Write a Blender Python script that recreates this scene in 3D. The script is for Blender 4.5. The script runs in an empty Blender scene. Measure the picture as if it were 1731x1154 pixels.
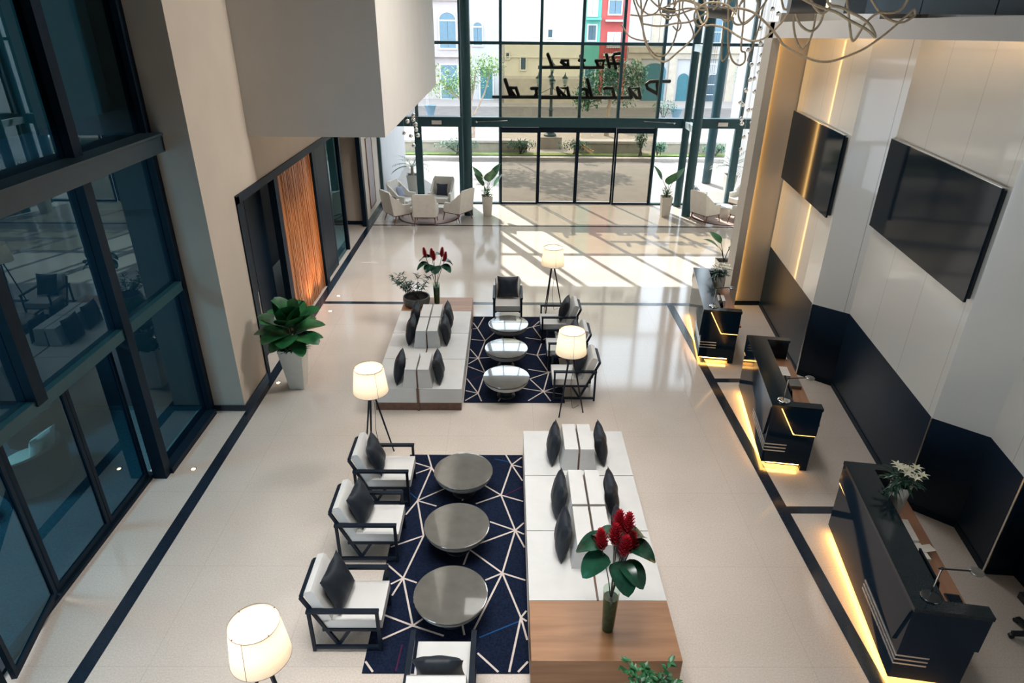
import bpy, bmesh, math, random
from mathutils import Vector, Matrix, Euler
random.seed(7)
C = bpy.context.scene.collection
SC = bpy.context.scene
PI = math.pi

# ------------------------------------------------------------------ camera, world, sun, large lights, exposure
cam_d = bpy.data.cameras.new('camera')
cam_d.sensor_fit = 'HORIZONTAL'
cam_d.sensor_width = 36.0
cam_d.lens = 1108.9 / 1731 * 36.0
cam_d.clip_start = 0.05
cam_d.clip_end = 400
cam = bpy.data.objects.new('camera', cam_d)
C.objects.link(cam)
CAM_PITCH, CAM_YAW, CAM_ROLL = 0.467004, 0.0087868, 0.0088861
_fw = Vector((math.sin(CAM_YAW) * math.cos(CAM_PITCH), math.cos(CAM_YAW) * math.cos(CAM_PITCH), -math.sin(CAM_PITCH)))
_rt = Vector((math.cos(CAM_YAW), -math.sin(CAM_YAW), 0))
_up = _rt.cross(_fw)
_r2 = _rt * math.cos(CAM_ROLL) + _up * math.sin(CAM_ROLL)
_u2 = -_rt * math.sin(CAM_ROLL) + _up * math.cos(CAM_ROLL)
M = Matrix((( _r2.x, _u2.x, -_fw.x, 0), (_r2.y, _u2.y, -_fw.y, 0), (_r2.z, _u2.z, -_fw.z, 6.0), (0, 0, 0, 1)))
cam.matrix_world = M
SC.camera = cam

SC.view_settings.view_transform = 'Standard'
SC.view_settings.look = 'None'
SC.view_settings.gamma = 1.0
SC.view_settings.use_curve_mapping = False
SC.view_settings.exposure = 0.06
SC.cycles.use_denoising = True
SC.cycles.max_bounces = 10
SC.cycles.transparent_max_bounces = 16
SC.cycles.sample_clamp_indirect = 6.0

wd = bpy.data.worlds.new('sky')
SC.world = wd
wd.use_nodes = True
wn = wd.node_tree.nodes
bg = wn['Background']
bg.inputs['Color'].default_value = (0.78, 0.89, 1.0, 1)
bg.inputs['Strength'].default_value = 5.2

def add_light(name, kind, loc, energy, color=(1, 1, 1), direction=(0, 0, -1), **kw):
    d = bpy.data.lights.new(name, kind)
    d.energy = energy
    d.color = color
    for k, v in kw.items():
        setattr(d, k, v)
    o = bpy.data.objects.new(name, d)
    C.objects.link(o)
    o.location = loc
    o.rotation_euler = Vector(direction).to_track_quat('-Z', 'Y').to_euler()
    return o

add_light('sun', 'SUN', (-10, 40, 30), 10.0, (1.0, 0.94, 0.86), (0.45, -1.0, -0.96), angle=0.009)
# unseen soft fill lights added below the ceiling to brighten the lobby
for (x, y, e, s) in ((-1.8, 3.4, 62, 65), (0.8, 3.4, 46, 65), (-1.4, 7.0, 42, 65), (1.2, 7.0, 34, 50), (2.4, 11.8, 95, 120), (0.4, 11.8, 15, 120), (2.3, 14.8, 90, 130)):
    add_light('ceiling_fill', 'AREA', (x, y, 9.4), e, (1.0, 0.97, 0.94), (0, 0, -1), shape='SQUARE', size=1.8, spread=math.radians(s))

# added unseen fill light, upper right, brightening the left wall and hanging volume
add_light('left_wall_fill', 'AREA', (4.7, 11.3, 9.2), 240, (1.0, 0.95, 0.89), (-1, 0.05, -0.45), shape='SQUARE', size=1.4, spread=math.radians(100))
# fill lights added under the hanging white volume to brighten the floor there
for y in (12.0, 14.6, 17.4):
    add_light('soffit_fill', 'AREA', (-3.3, y, 4.07), 17, (1.0, 0.96, 0.91), (0, 0, -1), shape='DISK', size=0.5, spread=math.radians(95))

# ------------------------------------------------------------------ materials
def _nt(name):
    m = bpy.data.materials.new(name)
    m.use_nodes = True
    nt = m.node_tree
    return m, nt, nt.nodes, nt.links, nt.nodes['Principled BSDF']

def mat(name, col, rough=0.5, metal=0.0, var=0.06, scale=8.0, bump=0.0, bscale=60.0, coat=0.0, emit=None, estr=0.0, spec=0.5, sheen=0.0, coat_ior=1.5):
    m, nt, n, l, p = _nt(name)
    p.inputs['Roughness'].default_value = rough
    p.inputs['Metallic'].default_value = metal
    p.inputs['Specular IOR Level'].default_value = spec
    p.inputs['Coat Weight'].default_value = coat
    p.inputs['Coat Roughness'].default_value = 0.05
    p.inputs['Coat IOR'].default_value = coat_ior
    p.inputs['Sheen Weight'].default_value = sheen
    tc = n.new('ShaderNodeTexCoord')
    nz = n.new('ShaderNodeTexNoise')
    nz.inputs['Scale'].default_value = scale
    nz.inputs['Detail'].default_value = 3
    l.new(tc.outputs['Object'], nz.inputs['Vector'])
    rp = n.new('ShaderNodeValToRGB')
    a = [max(0, c * (1 - var)) for c in col]
    b = [min(1, c * (1 + var)) for c in col]
    rp.color_ramp.elements[0].color = (*a, 1)
    rp.color_ramp.elements[1].color = (*b, 1)
    rp.color_ramp.elements[0].position = 0.3
    rp.color_ramp.elements[1].position = 0.7
    l.new(nz.outputs['Fac'], rp.inputs['Fac'])
    l.new(rp.outputs['Color'], p.inputs['Base Color'])
    if bump:
        n2 = n.new('ShaderNodeTexNoise')
        n2.inputs['Scale'].default_value = bscale
        l.new(tc.outputs['Object'], n2.inputs['Vector'])
        bp = n.new('ShaderNodeBump')
        bp.inputs['Strength'].default_value = bump
        bp.inputs['Distance'].default_value = 0.01
        l.new(n2.outputs['Fac'], bp.inputs['Height'])
        l.new(bp.outputs['Normal'], p.inputs['Normal'])
    if emit:
        p.inputs['Emission Color'].default_value = (*emit, 1)
        p.inputs['Emission Strength'].default_value = estr
    return m

def wood(name, c1, c2, axis='X', scale=6.0, rough=0.35, dist=6.0):
    m, nt, n, l, p = _nt(name)
    p.inputs['Roughness'].default_value = rough
    tc = n.new('ShaderNodeTexCoord')
    mp = n.new('ShaderNodeMapping')
    s = {'X': (0.08, 1, 1), 'Y': (1, 0.08, 1), 'Z': (1, 1, 0.06)}[axis]
    mp.inputs['Scale'].default_value = s
    l.new(tc.outputs['Object'], mp.inputs['Vector'])
    nz = n.new('ShaderNodeTexNoise')
    nz.inputs['Scale'].default_value = scale * 4
    nz.inputs['Detail'].default_value = 6
    nz.inputs['Distortion'].default_value = dist * 0.05
    l.new(mp.outputs['Vector'], nz.inputs['Vector'])
    rp = n.new('ShaderNodeValToRGB')
    rp.color_ramp.elements[0].color = (*c1, 1)
    rp.color_ramp.elements[1].color = (*c2, 1)
    rp.color_ramp.elements[0].position = 0.35
    rp.color_ramp.elements[1].position = 0.65
    l.new(nz.outputs['Fac'], rp.inputs['Fac'])
    l.new(rp.outputs['Color'], p.inputs['Base Color'])
    return m

def glass(name, tint, ior=1.45, rough=0.0, refl=(1, 1, 1)):
    m = bpy.data.materials.new(name)
    m.use_nodes = True
    nt = m.node_tree
    n, l = nt.nodes, nt.links
    n.remove(n['Principled BSDF'])
    out = n['Material Output']
    tr = n.new('ShaderNodeBsdfTransparent')
    tr.inputs['Color'].default_value = (*tint, 1)
    gl = n.new('ShaderNodeBsdfGlossy')
    gl.inputs['Color'].default_value = (*refl, 1)
    gl.inputs['Roughness'].default_value = rough
    fr = n.new('ShaderNodeFresnel')
    fr.inputs['IOR'].default_value = ior
    mx = n.new('ShaderNodeMixShader')
    ge = n.new('ShaderNodeNewGeometry')
    ml = n.new('ShaderNodeMath'); ml.operation = 'SUBTRACT'; ml.use_clamp = True
    l.new(fr.outputs['Fac'], ml.inputs[0]); l.new(ge.outputs['Backfacing'], ml.inputs[1])
    l.new(ml.outputs[0], mx.inputs['Fac'])
    l.new(tr.outputs['BSDF'], mx.inputs[1])
    l.new(gl.outputs['BSDF'], mx.inputs[2])
    l.new(mx.outputs['Shader'], out.inputs['Surface'])
    return m

def floor_mat():
    m, nt, n, l, p = _nt('polished_terrazzo')
    tc = n.new('ShaderNodeTexCoord')
    sp = n.new('ShaderNodeSeparateXYZ')
    l.new(tc.outputs['Object'], sp.inputs['Vector'])
    def math_(op, a, b=None):
        k = n.new('ShaderNodeMath')
        k.operation = op
        for i, v in enumerate((a, b)):
            if v is None:
                continue
            if isinstance(v, (int, float)):
                k.inputs[i].default_value = v
            else:
                l.new(v, k.inputs[i])
        return k.outputs[0]
    def joint(sock, off, per):
        t = math_('FRACT', math_('DIVIDE', math_('ADD', sock, off), per))
        t = math_('ABSOLUTE', math_('SUBTRACT', t, 0.5))
        return math_('GREATER_THAN', t, 0.5 - 0.003 / per)
    jx = joint(sp.outputs['X'], 3.64 + 13.6, 1.36)
    jy = joint(sp.outputs['Y'], -4.5 + 13.6, 1.36)
    j = math_('MAXIMUM', jx, jy)
    n1 = n.new('ShaderNodeTexNoise'); n1.inputs['Scale'].default_value = 55; n1.inputs['Detail'].default_value = 4
    n2 = n.new('ShaderNodeTexNoise'); n2.inputs['Scale'].default_value = 0.7; n2.inputs['Detail'].default_value = 3
    l.new(tc.outputs['Object'], n1.inputs['Vector'])
    l.new(tc.outputs['Object'], n2.inputs['Vector'])
    f = math_('ADD', math_('MULTIPLY', n1.outputs['Fac'], 0.6), math_('MULTIPLY', n2.outputs['Fac'], 0.4))
    rp = n.new('ShaderNodeValToRGB')
    rp.color_ramp.elements[0].color = (0.50, 0.44, 0.38, 1)
    rp.color_ramp.elements[1].color = (0.64, 0.575, 0.51, 1)
    rp.color_ramp.elements[0].position = 0.35
    rp.color_ramp.elements[1].position = 0.65
    l.new(f, rp.inputs['Fac'])
    mx = n.new('ShaderNodeMixRGB')
    mx.blend_type = 'MULTIPLY'
    mx.inputs['Color2'].default_value = (0.72, 0.70, 0.68, 1)
    l.new(math_('MULTIPLY', j, 0.6), mx.inputs['Fac'])
    l.new(rp.outputs['Color'], mx.inputs['Color1'])
    l.new(mx.outputs['Color'], p.inputs['Base Color'])
    p.inputs['Roughness'].default_value = 0.09
    p.inputs['Specular IOR Level'].default_value = 0.5
    p.inputs['Coat Weight'].default_value = 0.1
    p.inputs['Coat IOR'].default_value = 1.6
    p.inputs['Coat Roughness'].default_value = 0.10
    return m

def panel_mat(name, c1, rough, seam_off, per):
    """lacquered wall panels with fine vertical joints"""
    m, nt, n, l, p = _nt(name)
    p.inputs['Roughness'].default_value = rough
    p.inputs['Coat Weight'].default_value = 0.5
    p.inputs['Coat Roughness'].default_value = 0.03
    tc = n.new('ShaderNodeTexCoord')
    sp = n.new('ShaderNodeSeparateXYZ')
    l.new(tc.outputs['Object'], sp.inputs['Vector'])
    a = n.new('ShaderNodeMath'); a.operation = 'ADD'; a.inputs[1].default_value = seam_off
    b = n.new('ShaderNodeMath'); b.operation = 'DIVIDE'; b.inputs[1].default_value = per
    c = n.new('ShaderNodeMath'); c.operation = 'FRACT'
    d = n.new('ShaderNodeMath'); d.operation = 'LESS_THAN'; d.inputs[1].default_value = 0.008
    l.new(sp.outputs['Y'], a.inputs[0]); l.new(a.outputs[0], b.inputs[0]); l.new(b.outputs[0], c.inputs[0]); l.new(c.outputs[0], d.inputs[0])
    mx = n.new('ShaderNodeMixRGB')
    mx.inputs['Color1'].default_value = (*c1, 1)
    mx.inputs['Color2'].default_value = (c1[0] * .6, c1[1] * .6, c1[2] * .58, 1)
    l.new(d.outputs[0], mx.inputs['Fac'])
    l.new(mx.outputs['Color'], p.inputs['Base Color'])
    return m

def shade_mat():
    m, nt, n, l, p = _nt('lampshade_linen')
    n.remove(p)
    out = n['Material Output']
    tc = n.new('ShaderNodeTexCoord')
    nz = n.new('ShaderNodeTexNoise'); nz.inputs['Scale'].default_value = 90
    l.new(tc.outputs['Object'], nz.inputs['Vector'])
    rp = n.new('ShaderNodeValToRGB')
    rp.color_ramp.elements[0].color = (0.84, 0.76, 0.64, 1)
    rp.color_ramp.elements[1].color = (0.93, 0.87, 0.77, 1)
    l.new(nz.outputs['Fac'], rp.inputs['Fac'])
    df = n.new('ShaderNodeBsdfDiffuse')
    tl = n.new('ShaderNodeBsdfTranslucent')
    l.new(rp.outputs['Color'], df.inputs['Color'])
    l.new(rp.outputs['Color'], tl.inputs['Color'])
    mx = n.new('ShaderNodeMixShader'); mx.inputs['Fac'].default_value = 0.5
    l.new(df.outputs['BSDF'], mx.inputs[1]); l.new(tl.outputs['BSDF'], mx.inputs[2])
    l.new(mx.outputs['Shader'], out.inputs['Surface'])
    return m

def leaf_mat(name, c1, c2, rough=0.35):
    m, nt, n, l, p = _nt(name)
    p.inputs['Roughness'].default_value = rough
    tc = n.new('ShaderNodeTexCoord')
    nz = n.new('ShaderNodeTexNoise'); nz.inputs['Scale'].default_value = 6
    l.new(tc.outputs['Object'], nz.inputs['Vector'])
    rp = n.new('ShaderNodeValToRGB')
    rp.color_ramp.elements[0].color = (*c1, 1)
    rp.color_ramp.elements[1].color = (*c2, 1)
    rp.color_ramp.elements[0].position = 0.35
    rp.color_ramp.elements[1].position = 0.65
    l.new(nz.outputs['Fac'], rp.inputs['Fac'])
    l.new(rp.outputs['Color'], p.inputs['Base Color'])
    return m

MT = {}
MT['floor'] = floor_mat()
MT['stripe'] = mat('dark_granite', (0.012, 0.020, 0.034), 0.18, var=0.35, scale=120)
MT['plaster'] = mat('warm_plaster', (0.56, 0.48, 0.40), 0.7, var=0.03, scale=2)
MT['white_plaster'] = mat('white_plaster', (0.62, 0.59, 0.55), 0.75, var=0.02, scale=2)
MT['taupe'] = mat('taupe_panel', (0.50, 0.44, 0.36), 0.45, var=0.03, scale=2)
MT['frame'] = mat('dark_steel_frame', (0.005, 0.014, 0.026), 0.45, var=0.15, spec=0.12)
MT['frame_teal'] = mat('facade_steel', (0.016, 0.066, 0.082), 0.35, metal=0.1, var=0.1)
MT['navy'] = mat('navy_joinery', (0.003, 0.010, 0.021), 0.45, var=0.1, spec=0.2)
MT['beam'] = mat('grey_steel_beam', (0.018, 0.036, 0.048), 0.45, var=0.1)
MT['upper'] = mat('blue_black_cladding', (0.020, 0.050, 0.075), 0.5, var=0.15, scale=3)
MT['cream'] = panel_mat('cream_lacquer', (0.75, 0.725, 0.66), 0.25, 100.0, 1.05)
MT['wains'] = mat('black_lacquer_wainscot', (0.005, 0.016, 0.033), 0.32, var=0.1, coat=0.0, spec=0.22)
MT['silver'] = mat('brushed_silver', (0.75, 0.73, 0.68), 0.25, metal=0.9)
MT['clear'] = glass('clear_glass', (0.965, 0.98, 0.98), 1.3)
MT['tinted'] = glass('bronze_tinted_glass', (0.66, 0.63, 0.54), 1.4)
MT['door_tint'] = glass('bronze_door_glass', (0.59, 0.57, 0.52), 1.4)
MT['dark_glass'] = glass('teal_dark_glass', (0.30, 0.52, 0.60), 1.75, refl=(0.55, 0.80, 0.90))
MT['slat'] = wood('amber_slat_wood', (0.30, 0.095, 0.025), (0.62, 0.24, 0.075), 'Z', 8)
MT['oak'] = wood('warm_oak', (0.27, 0.13, 0.058), (0.36, 0.185, 0.09), 'X', 3)
MT['brown'] = wood('brown_walnut', (0.10, 0.050, 0.035), (0.15, 0.075, 0.05), 'Y', 4)
MT['desk_wood'] = wood('desk_walnut', (0.30, 0.14, 0.075), (0.38, 0.19, 0.10), 'Y', 4)
MT['leg_wood'] = wood('chair_leg_wood', (0.16, 0.07, 0.045), (0.22, 0.10, 0.06), 'Z', 6)
MT['white_leather'] = mat('white_leather', (0.60, 0.595, 0.575), 0.42, var=0.03, scale=5, bump=0.08, bscale=150, spec=0.35)
MT['cream_fabric'] = mat('cream_chair_fabric', (0.82, 0.78, 0.70), 0.8, var=0.04, bump=0.15, bscale=250, sheen=0.2)
MT['pillow'] = mat('charcoal_satin', (0.014, 0.019, 0.027), 0.5, var=0.25, scale=10, bump=0.25, bscale=9, spec=0.3)
MT['black_wood'] = mat('black_stained_wood', (0.006, 0.012, 0.022), 0.4, var=0.2, spec=0.2)
MT['rug'] = mat('navy_carpet', (0.007, 0.012, 0.030), 0.95, var=0.4, scale=45, bump=0.5, bscale=400, spec=0.1)
MT['rug_white'] = mat('carpet_cream_line', (0.60, 0.52, 0.47), 0.95, bump=0.4, bscale=400, spec=0.1)
MT['rug_blue'] = mat('carpet_blue_line', (0.012, 0.06, 0.17), 0.95, spec=0.1)
MT['rug_red'] = mat('carpet_red_line', (0.06, 0.012, 0.04), 0.95, spec=0.1)
MT['rug_taupe'] = mat('taupe_round_carpet', (0.48, 0.38, 0.34), 0.95, spec=0.1, bump=0.4, bscale=300)
MT['rug_rim'] = mat('plum_carpet_border', (0.12, 0.06, 0.07), 0.95, spec=0.1)
MT['table_top'] = mat('smoky_stone_top', (0.125, 0.120, 0.105), 0.16, var=0.12, scale=5, spec=0.6, coat=1.0, coat_ior=1.95)
MT['table_body'] = mat('grey_plaster_bowl', (0.42, 0.42, 0.40), 0.5, var=0.05)
MT['shade'] = shade_mat()
MT['bulb'] = mat('bulb', (1, .9, .7), 0.4, emit=(1.0, 0.80, 0.52), estr=5)
MT['pot_white'] = mat('white_gloss_pot', (0.66, 0.62, 0.55), 0.3, var=0.03)
MT['pot_grey'] = mat('charcoal_planter_bowl', (0.055, 0.06, 0.06), 0.45, var=0.15)
MT['soil'] = mat('potting_soil', (0.02, 0.015, 0.012), 0.95, var=0.4, scale=60, bump=0.6)
MT['leaf'] = leaf_mat('deep_green_leaf', (0.010, 0.080, 0.028), (0.030, 0.17, 0.055))
MT['leaf_mid'] = leaf_mat('mid_green_leaf', (0.025, 0.12, 0.04), (0.07, 0.22, 0.08))
MT['leaf_dark'] = leaf_mat('dark_green_leaf', (0.006, 0.035, 0.022), (0.014, 0.075, 0.04), 0.25)
MT['leaf_grey'] = leaf_mat('grey_green_leaf', (0.05, 0.09, 0.05), (0.16, 0.20, 0.13))
MT['leaf_tree'] = leaf_mat('street_tree_leaf', (0.10, 0.22, 0.05), (0.26, 0.40, 0.12), 0.6)
MT['leaf_bush'] = leaf_mat('bush_leaf', (0.02, 0.10, 0.06), (0.06, 0.20, 0.10), 0.6)
MT['leaf_yellow'] = leaf_mat('yellowing_leaf', (0.40, 0.33, 0.06), (0.50, 0.26, 0.06))
MT['stem'] = mat('plant_stem', (0.045, 0.035, 0.03), 0.6)
MT['bark'] = mat('pale_bark', (0.38, 0.30, 0.24), 0.9, var=0.2, bump=0.5)
MT['red'] = mat('red_ginger_flower', (0.42, 0.006, 0.02), 0.5, var=0.3, scale=30)
MT['lily'] = mat('white_lily_petal', (0.75, 0.75, 0.58), 0.5, var=0.06)
MT['vase_green'] = glass('green_vase_glass', (0.60, 0.72, 0.62), 1.45)
MT['vase_water'] = mat('leafy_vase_filling', (0.035, 0.075, 0.05), 0.3, var=0.6, scale=14)
MT['black_gloss'] = mat('black_gloss_lacquer', (0.005, 0.016, 0.031), 0.08, var=0.05, spec=0.2)
MT['black_top'] = mat('black_stone_top', (0.008, 0.016, 0.022), 0.12, var=0.2, scale=90, spec=0.35)
MT['black'] = mat('black_plastic', (0.010, 0.013, 0.018), 0.4, var=0.1)
MT['led'] = mat('warm_led', (1, 0.7, 0.3), 0.5, emit=(1.0, 0.50, 0.12), estr=22)
MT['led_dim'] = mat('warm_led_dim', (1, 0.7, 0.3), 0.5, emit=(1.0, 0.50, 0.12), estr=4.0)
MT['led_soft'] = mat('warm_led_cove', (1, 0.75, 0.4), 0.5, emit=(1.0, 0.60, 0.20), estr=10)
MT['chrome'] = mat('chrome', (0.75, 0.77, 0.78), 0.12, metal=1.0, var=0.02)
MT['screen'] = mat('black_screen_glass', (0.004, 0.012, 0.022), 0.08, var=0.05, spec=0.1)
MT['paper'] = mat('white_paper', (0.80, 0.76, 0.70), 0.7, var=0.03)
MT['steel_blue'] = mat('pale_bracket_steel', (0.45, 0.55, 0.58), 0.4, metal=0.3)
MT['uplight'] = mat('uplight_lens', (1, .8, .5), 0.3, emit=(1.0, 0.62, 0.28), estr=25)
MT['ball'] = mat('mirror_ball', (0.90, 0.88, 0.84), 0.06, metal=1.0, var=0.02)
MT['wire'] = mat('thin_wire', (0.55, 0.58, 0.6), 0.4, metal=0.6)
MT['rope'] = mat('natural_rope', (0.62, 0.47, 0.30), 0.8, var=0.15, scale=40, bump=0.4, bscale=120)
MT['concrete'] = mat('grey_lamp_metal', (0.20, 0.20, 0.19), 0.3, metal=0.6)
MT['sign'] = mat('black_sign_letter', (0.006, 0.012, 0.018), 0.45)
MT['plate'] = mat('white_sign_plate', (0.75, 0.68, 0.64), 0.5)
MT['lounge_floor'] = mat('teal_black_carpet', (0.025, 0.085, 0.11), 0.8, var=0.35, scale=30)
MT['ceiling'] = mat('dark_ceiling', (0.05, 0.06, 0.065), 0.8, var=0.05)
MT['lounge_wall'] = mat('dark_lounge_wall', (0.005, 0.018, 0.030), 0.6, var=0.1)
MT['cushion_stripe'] = mat('sand_cushion', (0.62, 0.56, 0.46), 0.85, var=0.1, scale=25)
MT['drape'] = mat('dark_drape', (0.030, 0.036, 0.040), 0.9, var=0.25, scale=20)
MT['frosted'] = mat('milky_diffuser', (0.85, 0.80, 0.72), 0.5)
# outdoors
MT['asphalt'] = mat('street_asphalt', (0.15, 0.13, 0.12), 0.9, var=0.12, scale=1.5)
MT['pavement'] = mat('pale_pavement', (0.27, 0.24, 0.22), 0.9, var=0.08, scale=2)
MT['kerb'] = mat('kerb_stone', (0.45, 0.40, 0.36), 0.9, var=0.1)
MT['stone'] = mat('promenade_stone', (0.35, 0.30, 0.25), 0.85, var=0.12, scale=3)
MT['grass'] = mat('dry_grass', (0.20, 0.26, 0.08), 0.95, var=0.3, scale=12)
MT['lamp_iron'] = mat('dark_green_iron', (0.015, 0.04, 0.045), 0.5, var=0.2)
MT['lantern'] = glass('lantern_glass', (0.6, 0.72, 0.72), 1.45)
MT['f_pink'] = mat('pale_pink_stucco', (0.40, 0.35, 0.345), 0.9, var=0.04, scale=2)
MT['f_white'] = mat('white_stucco', (0.40, 0.39, 0.395), 0.9, var=0.04, scale=2)
MT['f_cream'] = mat('cream_stucco', (0.58, 0.53, 0.43), 0.9, var=0.03, scale=1)
MT['f_green'] = mat('mint_green_stucco', (0.11, 0.36, 0.30), 0.9, var=0.06, scale=2)
MT['f_red'] = mat('coral_red_stucco', (0.40, 0.075, 0.07), 0.9, var=0.08, scale=2)
MT['f_stone'] = mat('limestone_facade', (0.40, 0.345, 0.28), 0.9, var=0.10, scale=3)
MT['shutter'] = mat('blue_grey_shutter', (0.12, 0.20, 0.26), 0.7)
MT['teal_door'] = mat('faded_teal_door', (0.035, 0.13, 0.16), 0.7, var=0.1)
MT['win_white'] = mat('white_window_frame', (0.52, 0.52, 0.52), 0.7)
MT['dark_pane'] = mat('dark_window_pane', (0.06, 0.10, 0.13), 0.15)

# ------------------------------------------------------------------ mesh helpers
class MB:
    def __init__(self):
        self.b = bmesh.new()
        self.i = 0
    def _v(self, pts):
        return [self.b.verts.new(p) for p in pts]
    def face(self, pts, idx=None):
        f = self.b.faces.new(self._v(pts))
        f.material_index = self.i if idx is None else idx
        return f
    def hexa(self, p):
        """8 corners: bottom 4 then top 4"""
        v = self._v(p)
        for q in ((3, 2, 1, 0), (4, 5, 6, 7), (0, 1, 5, 4), (1, 2, 6, 5), (2, 3, 7, 6), (3, 0, 4, 7)):
            f = self.b.faces.new([v[k] for k in q])
            f.material_index = self.i
        return v
    def box(self, x0, x1, y0, y1, z0, z1):
        return self.hexa([(x0, y0, z0), (x1, y0, z0), (x1, y1, z0), (x0, y1, z0), (x0, y0, z1), (x1, y0, z1), (x1, y1, z1), (x0, y1, z1)])
    def cbox(self, x, y, z, sx, sy, sz):
        return self.box(x - sx / 2, x + sx / 2, y - sy / 2, y + sy / 2, z - sz / 2, z + sz / 2)
    def bar(self, p, q, w, h, up=(0, 0, 1)):
        p, q = Vector(p), Vector(q)
        d = (q - p).normalized()
        u = Vector(up)
        if abs(d.dot(u)) > 0.98:
            u = Vector((0, 1, 0))
        s = d.cross(u).normalized()
        t = s.cross(d).normalized()
        s, t = s * w / 2, t * h / 2
        return self.hexa([p - s - t, p + s - t, q + s - t, q - s - t, p - s + t, p + s + t, q + s + t, q - s + t])
    def prism(self, poly, a, b, axis='z'):
        """polygon extruded from a to b along an axis; polygon coords are the two other axes in order"""
        def mk(p, c):
            return {'z': (p[0], p[1], c), 'y': (p[0], c, p[1]), 'x': (c, p[0], p[1])}[axis]
        lo = self._v([mk(p, a) for p in poly])
        hi = self._v([mk(p, b) for p in poly])
        n = len(poly)
        fs = [self.b.faces.new(lo[::-1]), self.b.faces.new(hi)]
        for k in range(n):
            fs.append(self.b.faces.new([lo[k], lo[(k + 1) % n], hi[(k + 1) % n], hi[k]]))
        for f in fs:
            f.material_index = self.i
    def lathe(self, prof, n=32, c=(0, 0, 0), cap=True, sx=1, sy=1):
        rings = []
        for r, z in prof:
            rings.append(self._v([(c[0] + r * sx * math.cos(2 * PI * k / n), c[1] + r * sy * math.sin(2 * PI * k / n), c[2] + z) for k in range(n)]))
        for a, b in zip(rings, rings[1:]):
            for k in range(n):
                f = self.b.faces.new([a[k], a[(k + 1) % n], b[(k + 1) % n], b[k]])
                f.material_index = self.i
                f.smooth = True
        if cap:
            for r, rev in ((rings[0], True), (rings[-1], False)):
                f = self.b.faces.new(r[::-1] if rev else r)
                f.material_index = self.i
    def tube(self, pts, r, n=8, r2=None, cap=True):
        pts = [Vector(p) for p in pts]
        m = len(pts)
        rings = []
        prev = None
        for k, p in enumerate(pts):
            d = (pts[min(k + 1, m - 1)] - pts[max(k - 1, 0)]).normalized()
            if prev is None:
                u = Vector((0, 0, 1)) if abs(d.z) < 0.9 else Vector((1, 0, 0))
                s = d.cross(u).normalized()
            else:
                s = (prev - d * prev.dot(d)).normalized()
            prev = s
            t = d.cross(s)
            rr = r if r2 is None else r + (r2 - r) * k / (m - 1)
            rings.append(self._v([p + s * rr * math.cos(2 * PI * j / n) + t * rr * math.sin(2 * PI * j / n) for j in range(n)]))
        for a, b in zip(rings, rings[1:]):
            for k in range(n):
                f = self.b.faces.new([a[k], a[(k + 1) % n], b[(k + 1) % n], b[k]])
                f.material_index = self.i
                f.smooth = True
        if cap:
            for q, rev in ((rings[0], True), (rings[-1], False)):
                f = self.b.faces.new(q[::-1] if rev else q)
                f.material_index = self.i
    def ball(self, c, r, n=16, sz=1.0):
        prof = [(max(1e-4, r * math.sin(PI * k / (n // 2))), -r * sz * math.cos(PI * k / (n // 2))) for k in range(n // 2 + 1)]
        self.lathe(prof, n, c, cap=False)
    def leaf(self, base, direc, length, width, droop=0.3, fold=0.15, nseg=6, up=(0, 0, 1), shape=0.45, pw=1.0):
        """a leaf blade that bends down along its length and folds along the midrib"""
        base, d = Vector(base), Vector(direc).normalized()
        u = Vector(up)
        s = d.cross(u)
        if s.length < 0.05:
            s = Vector((1, 0, 0))
        s.normalize()
        rows = []
        p = base.copy()
        ang = 0
        for k in range(nseg + 1):
            t = k / nseg
            w = width / 2 * (max(0.0, math.sin(PI * t ** shape)) ** pw if t < 1 else 0.0)
            w = max(w, 0.002 + 0.02 * width * (1 - t))
            dd = (d - u * droop * 2 * t).normalized()
            nrm = s.cross(dd).normalized()
            rows.append(self._v([p - s * w + nrm * (fold * w), p.copy() - nrm * fold * w * .6, p + s * w + nrm * (fold * w)]))
            p = p + dd * length / nseg
        for a, b in zip(rows, rows[1:]):
            for k in range(2):
                f = self.b.faces.new([a[k], a[k + 1], b[k + 1], b[k]])
                f.material_index = self.i
                f.smooth = True
    def build(self, name, m, parent=None, bevel=0.0, seg=2, angle=35, smooth=True, loc=None, clean=True):
        b = self.b
        if bevel:
            bmesh.ops.bevel(b, geom=[e for e in b.edges if e.is_manifold and e.calc_face_angle(0) > 0.5], offset=bevel, segments=seg, affect='EDGES', profile=0.5, clamp_overlap=True)
        if clean:
            bmesh.ops.recalc_face_normals(b, faces=b.faces)
        me = bpy.data.meshes.new(name)
        b.to_mesh(me)
        b.free()
        for k in (m if isinstance(m, (list, tuple)) else [m]):
            me.materials.append(MT[k])
        if smooth:
            me.shade_smooth()
            me.set_sharp_from_angle(angle=math.radians(angle))
        o = bpy.data.objects.new(name, me)
        C.objects.link(o)
        if loc:
            o.location = loc
        if parent:
            o.parent = parent
        return o

def tag(o, label=None, cat=None, group=None, kind=None):
    if label: o['label'] = label
    if cat: o['category'] = cat
    if group: o['group'] = group
    if kind: o['kind'] = kind
    return o

def thing(name, label, cat, loc=(0, 0, 0), rz=0.0, group=None):
    o = bpy.data.objects.new(name, None)
    o.empty_display_size = 0.1
    C.objects.link(o)
    o.location = loc
    o.rotation_euler = (0, 0, rz)
    return tag(o, label, cat, group)

def struct(o):
    o['kind'] = 'structure'
    return o

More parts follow.
